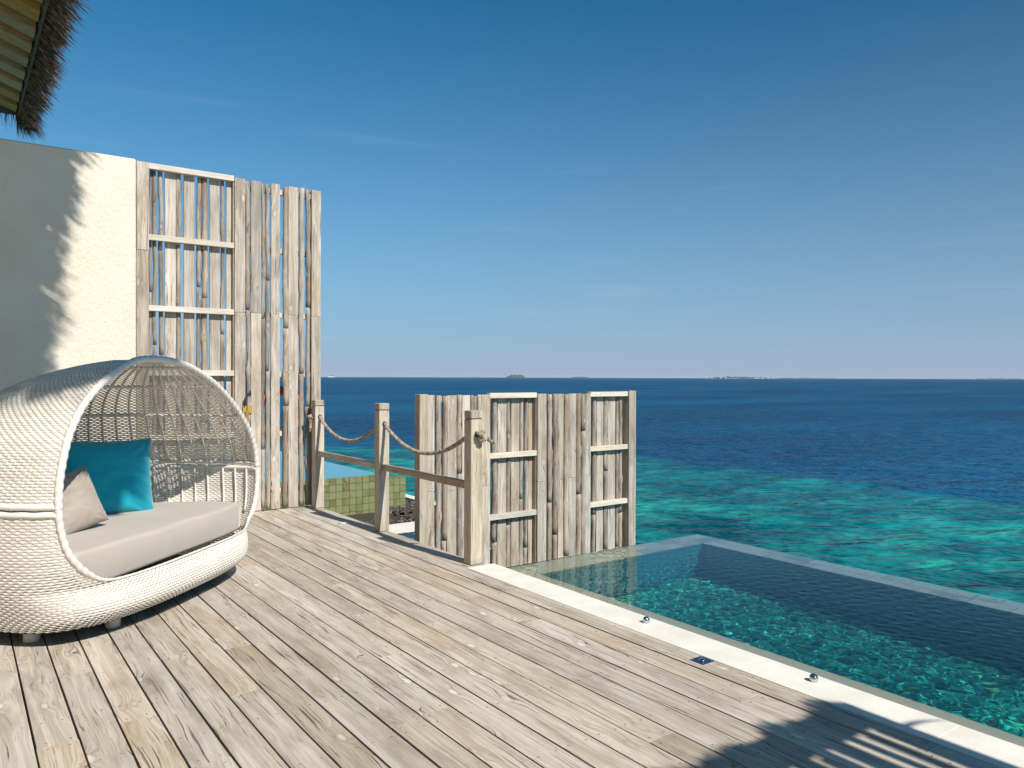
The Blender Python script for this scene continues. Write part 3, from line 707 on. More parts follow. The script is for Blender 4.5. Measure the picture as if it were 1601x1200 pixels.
def knot(cx, cy, cz, rot, sc_, tail):
    pts = []
    for i in range(91):
        t = i / 90 * 2 * math.pi * 0.96
        v = Vector((math.sin(t) + 2 * math.sin(2 * t), math.cos(t) - 2 * math.cos(2 * t), -math.sin(3 * t) * 1.1)) * 0.0125 * sc_
        pts.append(tuple(Matrix.Rotation(rot, 3, 'Z') @ Matrix.Rotation(R(70), 3, 'X') @ v + Vector((cx, cy, cz))))
    rope_strands(pts, 0.0085, 0.0078, 0.06, 'knot', rp, OO)
    rope_strands([(cx + tail[0] * t, cy + tail[1] * t, cz + tail[2] * t - 0.03 * t * t) for t in [i / 12 for i in range(13)]], 0.0085, 0.008, 0.06, 'rope_tail', rp, OO)
    gg = G(); e_ = Vector((cx + tail[0], cy + tail[1], cz + tail[2] - 0.03)) - Vector(OO); d0 = Vector(tail).normalized()
    for i in range(22):
        d = (d0 + Vector((rnd.uniform(-.6, .6), rnd.uniform(-.6, .6), rnd.uniform(-.6, .6))) * 0.8).normalized() * rnd.uniform(.012, .03)
        gg.add(*tube_vf([e_, e_ + d * 0.6, e_ + d + Vector((0, 0, -.004))], 0.0016, 4))
    gg.build('frayed_end', M['rope'], rp, kind='stuff')
knot(PX + 0.02, PYs[0] - 0.085, 0.965, 0.5, 1.0, (0.075, -0.02, -0.02))
knot(PX - 0.075, PYs[2] + 0.02, 0.96, 1.2, 0.9, (-0.015, -0.03, -0.085))

# ------------------------------------------------------------------ small fittings on deck and coping
def stud(x, y, label):
    o = empty('marker_light', (x, y, 0.0), label=label, cat='deck light', group='round steel lights along the pool coping')
    G().add(*lathe_vf([(0.019, 0), (0.020, 0.012), (0.019, 0.024), (0.014, 0.028)], 20)).build('housing', M['chrome'], o, smooth=True)
    G().add(*lathe_vf([(0.0135, 0.0278), (0.012, 0.031), (0.006, 0.0335), (0.001, 0.034)], 20)).build('lens', M['bluesteel'], o, smooth=True)
stud(3.205, 3.085, 'small round steel light on the pool coping nearer the rope railing')
stud(3.215, 2.035, 'small round steel light on the pool coping nearer the fringed shadow at lower right')
pl = empty('floor_plate', (2.994, 2.503, 0.0), label='square dark blue steel plate set in the last deck board beside the pool coping', cat='floor fitting')
g = G(); g.add(*box_vf(0.084, 0.084, 0.003, 0.001, (0, 0, 0.0032))); g.build('plate', M['bluesteel'], pl)
G().add(*lathe_vf([(0.017, 0.0048), (0.016, 0.008), (0.008, 0.011), (0.001, 0.0115)], 18)).build('centre_boss', M['chrome'], pl, smooth=True)
for a in range(4):
    G().add(*lathe_vf([(0.004, 0.0048), (0.0035, 0.0062), (0.001, 0.0066)], 8)).build('screw', M['chrome'], pl, (0.032 * (1 if a & 1 else -1), 0.032 * (1 if a & 2 else -1), 0))
ds = empty('deck_disc', (3.02, 6.87, 0.0), label='pale round disc light flush in the deck near the middle railing post', cat='deck light')
G().add(*lathe_vf([(0.035, 0.001), (0.034, 0.004), (0.001, 0.0045)], 24)).build('lens', M['white_pl'], ds)
G().add(*lathe_vf([(0.044, 0.0006), (0.043, 0.0028), (0.036, 0.003)], 24)).build('ring', M['chrome'], ds)

# ------------------------------------------------------------------ wicker daybed
DA = R(44.5); E_ = Vector((math.cos(DA), math.sin(DA), 0)); N_ = Vector((math.sin(DA), -math.cos(DA), 0)); OFFN = -2.83
EC = 4.377
BED = E_ * EC + N_ * OFFN
bed = empty('wicker_daybed', BED, DA, label='round off-white wicker daybed with domed canopy and taupe mattress, before the stucco wall', cat='daybed')
# local frame: x along the opening, y into the shell (away from the viewer), z up
ring = [(3.93, 1.478), (3.822, 1.434), (3.719, 1.381), (3.622, 1.314), (3.538, 1.237), (3.475, 1.148), (3.435, 1.071), (3.405, 0.978), (3.384, 0.885), (3.376, 0.791), (3.377, 0.728), (3.39, 0.631), (3.416, 0.53), (3.455, 0.457), (3.520, 0.385), (3.63, 0.320), (3.80, 0.301), (4.139, 0.298), (4.534, 0.298), (4.92, 0.298), (5.11, 0.305), (5.235, 0.345), (5.31, 0.41), (5.355, 0.50), (5.378, 0.623), (5.372, 0.749), (5.340, 0.868), (5.265, 0.992), (5.155, 1.106), (5.010, 1.22), (4.842, 1.325), (4.671, 1.403), (4.493, 1.463), (4.322, 1.492), (4.163, 1.502), (4.026, 1.497)]
ring = [(a - EC, b) for a, b in ring]
def cr_spline(P, n_per, closed=True):
    out = []; m = len(P)
    for i in range(m if closed else m - 1):
        p0, p1, p2, p3 = (Vector(P[(i + k - 1) % m]) if closed else Vector(P[min(max(i + k - 1, 0), m - 1)]) for k in range(4))
        for j in range(n_per):
            t = j / n_per
            out.append(0.5 * ((2 * p1) + (p2 - p0) * t + (2 * p0 - 5 * p1 + 4 * p2 - p3) * t * t + (3 * p1 - p0 - 3 * p2 + p3) * t ** 3))
    return out
rs_ = cr_spline([(a, b, 0) for a, b in ring], 6)
TOPZ = max(p.y for p in rs_)
def side(z, sgn):
    """half width of the ring at height z on one side"""
    best = None
    for a, b in zip(rs_, rs_[1:] + rs_[:1]):
        if (a.y - z) * (b.y - z) <= 0 and a.y != b.y:
            x = a.x + (b.x - a.x) * (z - a.y) / (b.y - a.y)
            if best is None or x * sgn > best * sgn: best = x
    return best if best is not None else 0.0
SEAM = 0.73; LIP = 0.30; BOT = 0.092
DEP = 1.18
LL = side(SEAM, -1); RR_ = side(SEAM, 1)
PP = 3.0; YC0 = 0.32; FS = 0.30
def cross(yc, D1): return (1 - min(1.0, yc / D1) ** PP) ** (1 / PP)
KS = cross(YC0, YC0 + FS)
def dims(z):
    """shell outline at height z: half widths left and right, where it is widest (yc), depth before and behind that line"""
    if z >= SEAM:
        zz = min(z, TOPZ - 0.002); l, r = side(zz, -1), side(zz, 1)
        t = (zz - SEAM) / (TOPZ - SEAM); B = max(0.03, DEP * max(0.0, 1 - t ** 2.7) ** 0.5)
        yc = YC0 * (1 - t) * (B / DEP) ** 0.5; D1 = yc + FS
        k = cross(yc, D1); return l / k, r / k, yc, D1, max(B - yc, 0.02)
    t = (SEAM - z) / (SEAM - BOT); q = max(0, t - 0.25) / 0.75
    if z > LIP: F = 0.12 + (FS - 0.12) * ((z - LIP) / (SEAM - LIP))
    elif z > 0.17: F = 0.12 + 0.065 * math.sin(math.pi / 2 * (LIP - z) / (LIP - 0.17))
    else: F = 0.185 - 0.075 * ((0.17 - z) / 0.078) ** 2
    return LL / KS * (1 - 0.10 * q ** 2.4), RR_ / KS * (1 - 0.24 * q ** 2.0), YC0, YC0 + F, (DEP - YC0) * (1 - 0.2 * q ** 2.6)
def outline(z, back, n_):
    """n_+1 evenly spaced points of the outline, left to right, behind (back) or before the plane of the opening"""
    l, r, yc, D1, D2 = dims(z); q = []
    for i in range(361):
        a = math.pi * 2 * i / 360; c_, s_ = -math.cos(a), math.sin(a)          # from the left, over the back
        x = math.copysign(abs(c_) ** (2 / PP), c_) * (r if c_ > 0 else l if c_ < 0 else 0)
        if c_ < 0: x = -abs(c_) ** (2 / PP) * abs(l)
        y = yc + math.copysign(abs(s_) ** (2 / PP), s_) * (D2 if s_ > 0 else D1); q.append((x, y))
    if back:
        m = [p for p in q[270:360] + q[:271] if p[1] >= 0]
    else:
        m = [p for p in q if p[1] <= 0][::-1]
    k = (1 - min(1, yc / D1) ** PP) ** (1 / PP)
    m = [(-abs(l) * k, 0.0)] + m + [(r * k, 0.0)]
    if len(m) < 4: m = [(-abs(l) * k, 0.0), (0, 0.0 if back else yc - D1), (r * k, 0.0)]
    s = [0.0]
    for a, b in zip(m, m[1:]): s.append(s[-1] + math.hypot(b[0] - a[0], b[1] - a[1]))
    out = []; k = 0
    for i in range(n_ + 1):
        t = s[-1] * i / n_
        while k < len(s) - 2 and s[k + 1] < t: k += 1
        u = (t - s[k]) / max(1e-9, s[k + 1] - s[k]); out.append((m[k][0] + (m[k + 1][0] - m[k][0]) * u, m[k][1] + (m[k + 1][1] - m[k][1]) * u))
    return out
def plan(l, r, D, p, n_):
    """n_+1 points, evenly spaced along a half super-ellipse from the left end round to the right end"""
    q = []
    for i in range(161):
        a = math.pi - math.pi * i / 160; c_, s_ = math.cos(a), math.sin(a)
        x = (abs(c_) ** (2 / p)) * (r if c_ > 0 else l); q.append((x, D * abs(s_) ** (2 / p)))
    s = [0.0]
    for a, b in zip(q, q[1:]): s.append(s[-1] + math.hypot(b[0] - a[0], b[1] - a[1]))
    out = []; k = 0
    for i in range(n_ + 1):
        t = s[-1] * i / n_
        while k < 159 and s[k + 1] < t: k += 1
        u = (t - s[k]) / max(1e-9, s[k + 1] - s[k]); out.append((q[k][0] + (q[k + 1][0] - q[k][0]) * u, q[k][1] + (q[k + 1][1] - q[k][1]) * u))
    return out
NB = 150; NF = 104; PITCH = 0.0150
# heights of the weave rows, evenly spaced along the profile
def profile(z): d_ = dims(z); return d_[2] + d_[4], z
def rowz(z0, z1, pitch):
    out = [z0]; m = 4000; pz = z0; pr_ = profile(z0); acc = 0
    for i in range(1, m + 1):
        z_ = z0 + (z1 - z0) * i / m; q = profile(z_); w0 = dims(pz); w1_ = dims(z_)
        acc += max(math.hypot(q[0] - pr_[0], q[1] - pr_[1]), 0.8 * math.hypot(w1_[1] - w0[1], q[1] - pr_[1]), math.hypot(0.6 * (w1_[3] - w0[3]), q[1] - pr_[1]) if z_ < SEAM else 0); pz = z_; pr_ = q
        if acc >= pitch: out.append(z_); acc = 0
    return out
def row_points(z, back=True): return outline(z, back, (NB if back else NF) * 2)
def ribbon(gg, P, zrow, zn, normals, half, row, skip=None, amp=0.0028):
    """woven strand: passes over and under successive stakes, narrow between them"""
    n0 = len(gg.v); m = len(P)
    for i, (x, y) in enumerate(P):
        nx_, ny_, nz_ = normals[i]
        stake = (i % 2 == 0)
        o_ = (amp if ((i // 2 + row) % 2 == 0) else -amp) if stake else 0.0
        hw = half * (1.0 if stake else 0.83)
        tz = zn[i]
        for s, bul in ((-1, 0), (0, 0.0018), (1, 0)):
            gg.v.append((x + nx_ * (o_ + bul) + tz[0] * hw * s, y + ny_ * (o_ + bul) + tz[1] * hw * s, zrow + nz_ * (o_ + bul) + tz[2] * hw * s))
    for i in range(m - 1):
        if skip and (skip(P[i]) or skip(P[i + 1])): continue
        for k in (0, 1):
            a = n0 + i * 3 + k; gg.f.append((a, a + 3, a + 4, a + 1))
def shell_rows(zs, back, gg, skip=None):
    rowsP = [row_points(z_, back) for z_ in zs]
    for r_, z_ in enumerate(zs):
        P = rowsP[r_]; a = rowsP[max(0, r_ - 1)]; b = rowsP[min(len(zs) - 1, r_ + 1)]
        za, zb = zs[max(0, r_ - 1)], zs[min(len(zs) - 1, r_ + 1)]
        nn = []; tt = []
        for i in range(len(P)):
            t1 = Vector((P[min(i + 1, len(P) - 1)][0] - P[max(i - 1, 0)][0], P[min(i + 1, len(P) - 1)][1] - P[max(i - 1, 0)][1], 0))
            t2 = Vector((b[i][0] - a[i][0], b[i][1] - a[i][1], zb - za))
            if t2.length < 1e-6: t2 = Vector((0, 0, 1))
            t2.normalize(); nrm = t1.cross(t2)
            if nrm.length < 1e-9: nrm = Vector((0, 1, 0))
            nrm.normalize()
            c_ = Vector((P[i][0], P[i][1], z_ - 0.5))
            if nrm.dot(c_) < 0: nrm = -nrm
            nn.append(nrm); tt.append(t2)
        ribbon(gg, P, z_, tt, nn, PITCH / 2, r_, skip and (lambda p, zz=z_: skip(p, zz)))
zs_can = rowz(SEAM + 0.02, TOPZ - 0.012, PITCH)
zs_base = rowz(SEAM - 0.02, BOT, PITCH)
gg = G(); shell_rows(zs_can, True, gg)
can = gg.build('canopy_weave', M['wicker'], bed, kind='stuff')
gg = G(); shell_rows(zs_base, True, gg)
# front of the bowl: woven between the opening's edge and the floor
def open_x(z, sgn):
    """inner edge of the opening below the seam"""
    xs_ = [p.x for p in rs_ if abs(p.y - z) < 0.03 and p.x * sgn > 0]
    return side(max(z, LIP + 0.004), sgn)
def skipf(p, z):
    if z < LIP: return False
    return open_x(z, -1) + 0.0 < p[0] < open_x(z, 1)
zf = sorted(set([z_ for z_ in zs_base]), reverse=True)
# denser rows round the rolled lip
zf2 = []
prev = None; m = 5000; acc = 0; q0 = (dims(SEAM - .02)[3] * 0.6, SEAM - .02)
for i in range(m + 1):
    z_ = SEAM - 0.02 + (BOT - SEAM + 0.02) * i / m; q1 = (dims(z_)[3] * (0.6 if z_ > LIP else 1.0), z_)
    acc += math.hypot(q1[0] - q0[0], q1[1] - q0[1]); q0 = q1
    if i == 0 or acc >= PITCH: zf2.append(z_); acc = 0
shell_rows(zf2, False, gg, skipf)
base = gg.build('base_weave', M['wicker'], bed, kind='stuff')
# under side
P = outline(BOT, True, 60) + outline(BOT, False, 60)[::-1][1:-1]
G().add([(x, y, BOT - 0.004) for x, y in P], [tuple(range(len(P)))]).build('base_board', M['under'], bed)
# inner lining stakes: ribs inside the shell
def rib(u, z0, z1, inset, rad, name='rib'):
    pts = []
    for i in range(15):
        z_ = z0 + (z1 - z0) * (1 - (1 - i / 14) ** 1.6); P = outline(z_, True, NB)
        x, y = P[int(round(u * NB))]; k = 1 - inset / max(0.2, math.hypot(x, y))
        pts.append((x * k, y * k, z_ - (0.004 if z_ > 1.2 else 0)))
    G().add(*tube_vf(pts, rad, 6)).build(name, M['wicker_rim'], bed, smooth=True)
NR = 36
for i in range(1, NR):
    u = round(i / NR * NB) / NB
    rib(u, SEAM + 0.03, 1.465, 0.016, 0.008)
    rib(u, 0.40, SEAM - 0.03, 0.016, 0.008)
def hoop(z, inset, rad, name, dz=0, wrap=0.0, n_=150):
    P = outline(z, True, n_)
    pts = []
    for x, y in P:
        k = 1 - inset / max(0.05, math.hypot(x, y)); pts.append((x * k, y * k, z + dz))
    G().add(*tube_vf(pts, (lambda i, a: rad * (1 + wrap * math.sin(a + i * 1.4))) if wrap else rad, 8)).build(name, M['wicker_rim'], bed, smooth=True)
hoop(1.115, 0.02, 0.011, 'hoop'); hoop(1.325, 0.02, 0.011, 'hoop'); hoop(1.452, 0.02, 0.010, 'hoop')
hoop(SEAM, 0.004, 0.017, 'seam_rim', 0.020, 0.10); hoop(SEAM, 0.004, 0.017, 'seam_rim', -0.020, 0.10)
# wrapped rim round the opening: canopy half, base half (which rides on the rolled lip)
def wrapped(pts, rad, name, turn=1.15):
    G().add(*tube_vf(pts, lambda i, a: rad * (1 + 0.085 * math.sin(a * 1 - i * turn)), 12)).build(name, M['wicker_rim'], bed, smooth=True)
def resample(pts, step):
    pts = [Vector(p) for p in pts]; out = [pts[0]]; acc = 0
    for a, b in zip(pts, pts[1:]):
        L = (b - a).length; t = 0
        while acc + (L - t) >= step:
            t += step - acc; acc = 0; out.append(a + (b - a) * (t / L))
        acc += L - t
    return out + [pts[-1]]
up = [(p.x, 0.0, p.y) for p in rs_]
iL = min(range(len(up)), key=lambda i: abs(up[i][2] - (SEAM + .006)) + (0 if up[i][0] < 0 else 9))
iR = min(range(len(up)), key=lambda i: abs(up[i][2] - (SEAM + .006)) + (0 if up[i][0] > 0 else 9))
lower = up[iL:iR + 1] if iL < iR else up[iL:] + up[:iR + 1]
upper = up[iR:] + up[:iL + 1] if iL < iR else up[iR:iL + 1]
if max(p[2] for p in lower) > 1.2: lower, upper = upper, lower
def fwd(p):
    z_ = min(max(p[2], LIP + 0.001), SEAM); l, r, yc, D1, D2 = dims(z_)
    k = min(1, abs(p[0] / (r if p[0] > 0 else l)))
    y_ = min(0.0, yc - D1 * max(0, 1 - k ** PP) ** (1 / PP))
    return (p[0], y_, p[2] - 0.12 * y_)
def lip_taper(pts):
    return [0.005 + 0.013 * min(1, max(0, (p.z - 0.30) / 0.10)) for p in pts]
wrapped(resample(upper, 0.009), 0.0195, 'canopy_rim')
lw = resample([fwd(p) for p in lower], 0.009); lt_ = lip_taper(lw)
G().add(*tube_vf(lw, lambda i, a: lt_[i] * (1 + 0.085 * math.sin(a - i * 1.15)), 12)).build('opening_rim', M['wicker_rim'], bed, smooth=True)
for (x, y) in ((-0.80, 0.33), (-0.52, 0.065), (0.577, 0.125), (0.79, 0.36), (-0.5, 0.80), (0.5, 0.80)):
    G().add(*lathe_vf([(0.038, 0.0), (0.040, 0.006), (0.040, 0.11)], 18)).build('foot', M['foot'], bed, (x, y, 0.001), smooth=True)
# mattress: fills the bowl behind the lip
def mattress():
    z0, z1 = 0.285, 0.482; n_ = 72
    P = [(x, y + 0.05) for x, y in plan(-0.83, 0.84, 0.93, 2.9, n_)]
    loop = P + [(0.80 - 1.595 * i / 24, 0.018 + 0.03 * abs(i / 12 - 1) ** 6) for i in range(0, 25)]
    c_ = Vector((0, 0.42)); gg = G(); L = len(loop)
    prof = [(0.0, z0), (0.004, z0 + 0.02), (0.0045, (z0 + z1) / 2), (0.004, z1 - 0.028), (-0.004, z1 - 0.012), (-0.018, z1 - 0.002), (-0.035, z1)]
    for o_, z_ in prof:
        for i, (x, y) in enumerate(loop):
            d = Vector((x, y)) - c_; k = 1 + o_ / d.length
            zz = z_ + (0.008 * noise.noise((x * 3, y * 3, 0)) if z_ > 0.4 else 0); k += 0.009 * noise.noise((x * 5, y * 5, z_ * 9)) * (1 if z_ > 0.3 else 0)
            gg.v.append((c_.x + d.x * k, c_.y + d.y * k, zz))
    for j, k in enumerate((0.8, 0.55, 0.3, 0.1)):
        for i in range(L):
            b = gg.v[(len(prof) - 1) * L + i]; x = c_.x + (b[0] - c_.x) * k; y = c_.y + (b[1] - c_.y) * k
            gg.v.append((x, y, z1 + 0.012 * (1 - k) + 0.005 * noise.noise((x * 2.5, y * 2.5, 3))))
    R_ = len(prof) + 4
    for j in range(R_ - 1):
        for i in range(L): gg.f.append((j * L + i, j * L + (i + 1) % L, (j + 1) * L + (i + 1) % L, (j + 1) * L + i))
    gg.f.append(tuple(range((R_ - 1) * L, R_ * L))); gg.f.append(tuple(range(L - 1, -1, -1)))
    gg.build('mattress', M['mattress'], bed, smooth=True)
mattress()

# ------------------------------------------------------------------ cushions
def cushion(name, label, mat, w_, h_, t_, loc, rot, seed):
    n_ = 44; gg = G(); rr = random.Random(seed)
    for s in (1, -1):
        for i in range(n_ + 1):
            for j in range(n_ + 1):
                u, v = -1 + 2 * i / n_, -1 + 2 * j / n_
                px = u * w_ / 2 * (1 - 0.055 * (1 - v * v)) ; pz = v * h_ / 2 * (1 - 0.075 * (1 - u * u))
                f = max(0, (1 - u ** 4)) ** 0.62 * max(0, (1 - v ** 4)) ** 0.62
                e_ = max(abs(u), abs(v)); corner = max(0, abs(u) * abs(v) - 0.25)
                ang_ = math.atan2(1 - abs(v), 1 - abs(u) + 1e-6)
                wr = 0.020 * math.sin(ang_ * 15 + seed) * corner * (1 - e_ ** 12)
                f2 = t_ / 2 * f * (1 + 0.16 * noise.noise((u * 1.7 + seed, v * 1.7, s)) + 0.09 * noise.noise((u * 4.5 + v * 2, v * 5, s + seed))) + wr * 1.2
                gg.v.append((px, s * f2, pz + 0.01 * (1 - v) * noise.noise((u * 2, seed, 1))))
    m = n_ + 1
    for s in (0, 1):
        for i in range(n_):
            for j in range(n_):
                a = s * m * m + i * m + j; q = (a, a + m, a + m + 1, a + 1); gg.f.append(q[::-1] if s == 0 else q)
    me = gg.mesh(name, mat, True); bm = bmesh.new(); bm.from_mesh(me); bmesh.ops.remove_doubles(bm, verts=bm.verts, dist=1e-5); bm.to_mesh(me); bm.free()
    o = bpy.data.objects.new(name, me); link(o); o.location = loc; o.rotation_euler = rot
    return tag(o, label=label, cat='cushion')
def on_bed(x, y, z): return tuple(BED + E_ * x - N_ * y + Vector((0, 0, z)))
cushion('cushion', 'large teal cushion standing on the daybed mattress behind the small taupe cushion', M['teal'], 0.78, 0.52, 0.20, on_bed(0.15, 0.70, 0.730), (R(-12), R(3), DA + R(-30)), 3)
cushion('cushion', 'small taupe grey cushion leaning on the teal cushion at the left of the daybed', M['taupe'], 0.40, 0.36, 0.14, on_bed(-0.385, 0.46, 0.648), (R(-17), R(-13), DA + R(-14)), 8)

# ------------------------------------------------------------------ thatched roofs
def strands(gg, p, d, L, r, rr, droop=0.15):
    p = Vector(p); d = Vector(d).normalized()
    pts = [p, p + d * L * 0.5 + Vector((0, 0, -droop * L * 0.25)), p + d * L + Vector((0, 0, -droop * L))]
    u = d.cross(Vector((0, 0, 1))).normalized(); b = d.cross(u)
    n0 = len(gg.v)
    for q, k in zip(pts, (1.0, 0.8, 0.12)):
        for a in (0, 2.094, 4.189): gg.v.append(tuple(q + (u * math.cos(a) + b * math.sin(a)) * r * k))
    for i in (0, 1):
        for j in range(3): gg.f.append((n0 + i * 3 + j, n0 + i * 3 + (j + 1) % 3, n0 + (i + 1) * 3 + (j + 1) % 3, n0 + (i + 1) * 3 + j))
RX, RZ, RY0, RY1 = 0.845, 5.5, 0.5, 14.3; SL = 0.36
roof = empty('thatched_roof', (RX, RY1, RZ), label='thatched villa roof eave with timber soffit at the upper left above the stucco wall', cat='roof')
OT = Vector((RX, RY1, RZ))
def sx(x): return RZ + (RX - x) * SL      # soffit height
def slab(name, mat, x0, x1, y0, y1, lo, hi):
    v = [(x0, y0, sx(x0) + lo), (x1, y0, sx(x1) + lo), (x1, y1, sx(x1) + lo), (x0, y1, sx(x0) + lo), (x0, y0, sx(x0) + hi), (x1, y0, sx(x1) + hi), (x1, y1, sx(x1) + hi), (x0, y1, sx(x0) + hi)]
    v = [tuple(Vector(p) - OT) for p in v]
    return G().add(v, [(3, 2, 1, 0), (4, 5, 6, 7), (0, 1, 5, 4), (1, 2, 6, 5), (2, 3, 7, 6), (3, 0, 4, 7)]).build(name, mat, roof)
y = RY1 - 0.02
x_in = -4.0
k = 0
while y > RY0 + 0.1:
    slab('rafter', M['soffit'], x_in, RX - 0.03, y - 0.30, y, 0.0, 0.15); y -= 0.54
yy = RY1
while yy > RY0:
    ya = max(RY0, yy - 0.23); slab('board', M['soffit'], x_in, RX - 0.005, ya + 0.002, yy - 0.002, 0.152, 0.17); yy -= 0.23
box('fascia', plain('dark_fascia', (0.16, 0.10, 0.055), 0.7), (RX - 0.004, RY0, RZ - 0.02), (RX + 0.022, RY1 + 0.02, RZ + 0.16), roof, off=tuple(OT))
box('fascia', plain('dark_fascia_end', (0.10, 0.08, 0.055), 0.7), (RX - 0.6, RY1 + 0.021, RZ - 0.02), (RX + 0.022, RY1 + 0.045, RZ + 0.16), roof, off=tuple(OT))
slab('thatch_slab', M['thatch'], x_in, RX + 0.03, RY0, RY1 + 0.06, 0.175, 0.55)
rr = random.Random(11); gg = G()
n_s = int((RY1 - RY0) * 260)
for i in range(n_s):
    y = rr.uniform(RY0 - 0.05, RY1 + 0.1); h = rr.random() ** 0.8
    clump = 0.5 + 0.9 * noise.noise((y * 3.2, h * 1.5, 2)) + 0.5 * noise.noise((y * 9, h * 3, 7))
    if clump < 0.25 and rr.random() < 0.75: continue
    L = (0.26 + 0.24 * h) * (0.72 + 0.45 * max(0, clump)) + rr.uniform(-0.05, 0.07)
    xo = 0
    if y < 8.6: L *= 0.7; xo = 0.17  # out of view the fringe is shifted outward to move its wall shadow
    strands(gg, Vector((RX - 0.02 + xo + rr.uniform(-.05, .03), y, RZ + 0.03 + 0.46 * h)) - OT, (1.0, rr.gauss(0.0, 0.07), -0.42 - 0.38 * (1 - h) + rr.gauss(0, 0.06)), max(0.1, L), rr.uniform(0.008, 0.015), rr)
for i in range(1400):     # the corner and the far end
    a = rr.random(); h = rr.random()
    if a < 0.55:
        th = rr.uniform(0, math.pi / 2); p = Vector((RX, RY1 + 0.03, RZ + 0.02 + 0.40 * h)); d = (math.cos(th), math.sin(th), -0.8 + 0.2 * h); L = rr.uniform(0.28, 0.5)
    else:
        x = rr.uniform(RX - 2.6, RX); p = Vector((x, RY1 + 0.03, sx(x) + 0.02 + 0.40 * h)); d = (rr.gauss(0, .12), 0.7, -0.75); L = rr.uniform(0.15, 0.45)
    strands(gg, p - OT, d, L, 0.0062, rr)
for i in range(1500):     # near end of the roof (out of the picture, it throws the shade on the daybed)
    x = rr.uniform(-2.5, RX + 0.3); p = Vector((x, RY0 + 0.02, sx(min(x, RX)) + 0.05 + 0.4 * rr.random()))
    strands(gg, p - OT, (rr.gauss(0.1, .15), -0.8, -0.5), rr.uniform(0.2, 0.45), 0.0062, rr)
for i in range(900):  # fringe round the unseen slab added to shade the daybed
    x = rr.uniform(RX, 1.5); strands(gg, Vector((x, 0.42, RZ + 0.05)) - OT, (rr.gauss(0.0, .1), -1, -0.2), rr.uniform(0.05, 0.2), 0.008, rr)
    y = rr.uniform(0.4, 2.4); strands(gg, Vector((1.5, y, RZ + 0.05)) - OT, (1, rr.gauss(0.0, .1), -0.2), rr.uniform(0.05, 0.2), 0.008, rr)
gg.build('thatch_fringe', M['thatch'], roof, kind='stuff')
box('shadow_eave_thatch', M['thatch'], (RX + 0.035, 2.41, RZ + 0.1), (RX + 0.19, 8.6, RZ + 0.4), roof, off=tuple(OT))  # unseen stretch of eave built out to push its shadow along the wall
box('added_shade_thatch', M['thatch'], (RX + 0.05, 0.4, RZ + 0.02), (1.5, 2.4, RZ + 0.2), roof, off=tuple(OT))  # unseen slab added to widen the shade on the daybed canopy

# second roof edge behind the photographer's right shoulder: only its fringed shadow reaches the picture
HZ = 2.2; SHX, SHY = -SUN.x / SUN.z, -SUN.y / SUN.z        # where a shadow lands per metre of height
QX0, QX1, QY1 = 1.60 - SHX * HZ, 3.11 - SHX * HZ, 1.78 - SHY * HZ
r2 = empty('thatched_canopy', (QX1, QY1, HZ), label='low thatched canopy beside the pool, fringed along its front edge', cat='canopy')
O2 = Vector((QX1, QY1, HZ))
box('front_strip', M['thatch'], (QX0, QY1 - 0.16, HZ), (QX1, QY1, HZ + 0.05), r2, off=tuple(O2))
box('side_strip', M['thatch'], (QX1 - 0.10, QY1 - 2.6, HZ + 0.004), (QX1 - 0.002, QY1 - 0.165, HZ + 0.045), r2, off=tuple(O2))
for px_, py_ in ((QX1 - 0.15, QY1 - 2.5), (QX0 + 0.15, QY1 - 2.5)):
    G().add(*tube_vf([(px_ - O2.x, py_ - O2.y, -HZ), (px_ - O2.x, py_ - O2.y, 0)], 0.05, 10)).build('post', M['post_v'], r2)
gg = G(); x = QX0
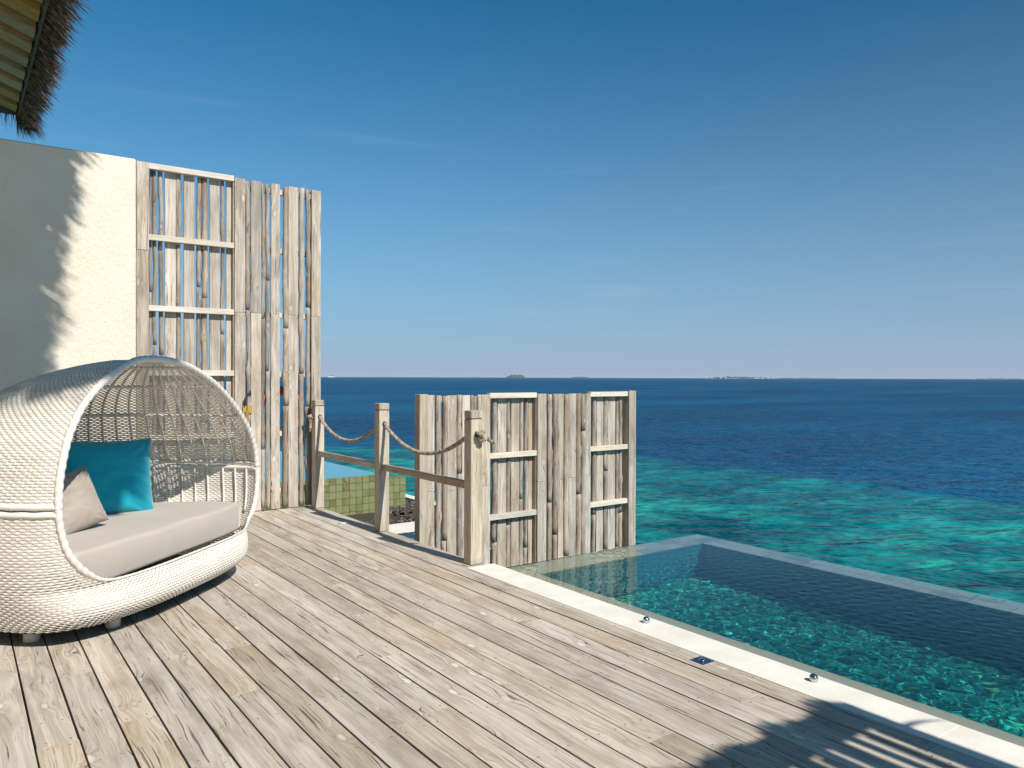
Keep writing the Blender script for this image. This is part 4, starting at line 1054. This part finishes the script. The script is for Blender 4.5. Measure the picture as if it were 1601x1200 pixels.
while x < QX1:             # the front fringe
    cl = noise.noise((x * 6.3, 3, 1))
    for q in range(7): strands(gg, Vector((x + rr.uniform(-.01, .01), QY1 - 0.04, HZ + rr.uniform(0.0, 0.05))) - O2, (rr.gauss(-0.05, 0.10), 1.0, -0.10), max(0.05, 0.10 + 0.16 * cl + rr.uniform(-0.03, 0.05)), 0.007, rr, 0.05)
    x += 0.016
gg.build('thatch_fringe', M['thatch'], r2, kind='stuff')
gg = G(); x = QX0 + 0.02
while x < QX1 - 0.1:       # palm ribs laid side by side, with slits left between them
    wd_ = rr.uniform(0.045, 0.13); sl = rr.uniform(0.012, 0.038)
    x2 = min(x + wd_, QX1 - 0.1); k = rr.uniform(-.05, .02)
    v_ = [(x, QY1 - 0.17 - rr.uniform(0, .06), HZ), (x2, QY1 - 0.17, HZ), (x2 + k, QY1 - 2.6, HZ), (x + k, QY1 - 2.6, HZ)]
    v_ = [tuple(Vector(p) - O2) for p in v_]; v_ += [(a, b, c_ + 0.03) for a, b, c_ in v_]
    gg.add(v_, [(3, 2, 1, 0), (4, 5, 6, 7), (0, 1, 5, 4), (1, 2, 6, 5), (2, 3, 7, 6), (3, 0, 4, 7)]); x = x2 + sl
gg.build('palm_ribs', M['thatch'], r2, kind='stuff')
pts = [Vector((QX1 - 0.02, QY1 - 0.25, HZ + 0.02)) - O2 + Vector((0.20 * t, -0.08 * t - 0.03 * t * t + 0.05 * t, 0.05 * t - 0.06 * t * t)) for t in [i / 8 for i in range(9)]]
G().add(*tube_vf(pts, lambda i, a: 0.016 * (1 - i / 9.5), 6)).build('loose_frond', M['thatch'], r2, smooth=True)

hm = bpy.data.materials.new('sea_haze'); hm.use_nodes = True; ht = hm.node_tree; ht.nodes.clear()
pv = ht.nodes.new('ShaderNodeVolumePrincipled'); pv.inputs['Color'].default_value = (0.80, 0.88, 1.0, 1); pv.inputs['Density'].default_value = 4.2e-5
ho = ht.nodes.new('ShaderNodeOutputMaterial'); ht.links.new(pv.outputs[0], ho.inputs['Volume'])
G().add(*box_vf(25000, 25000, 43, 0)).build('haze', hm, None, (0, 0, SEA - 4 + 21.5), kind='stuff')
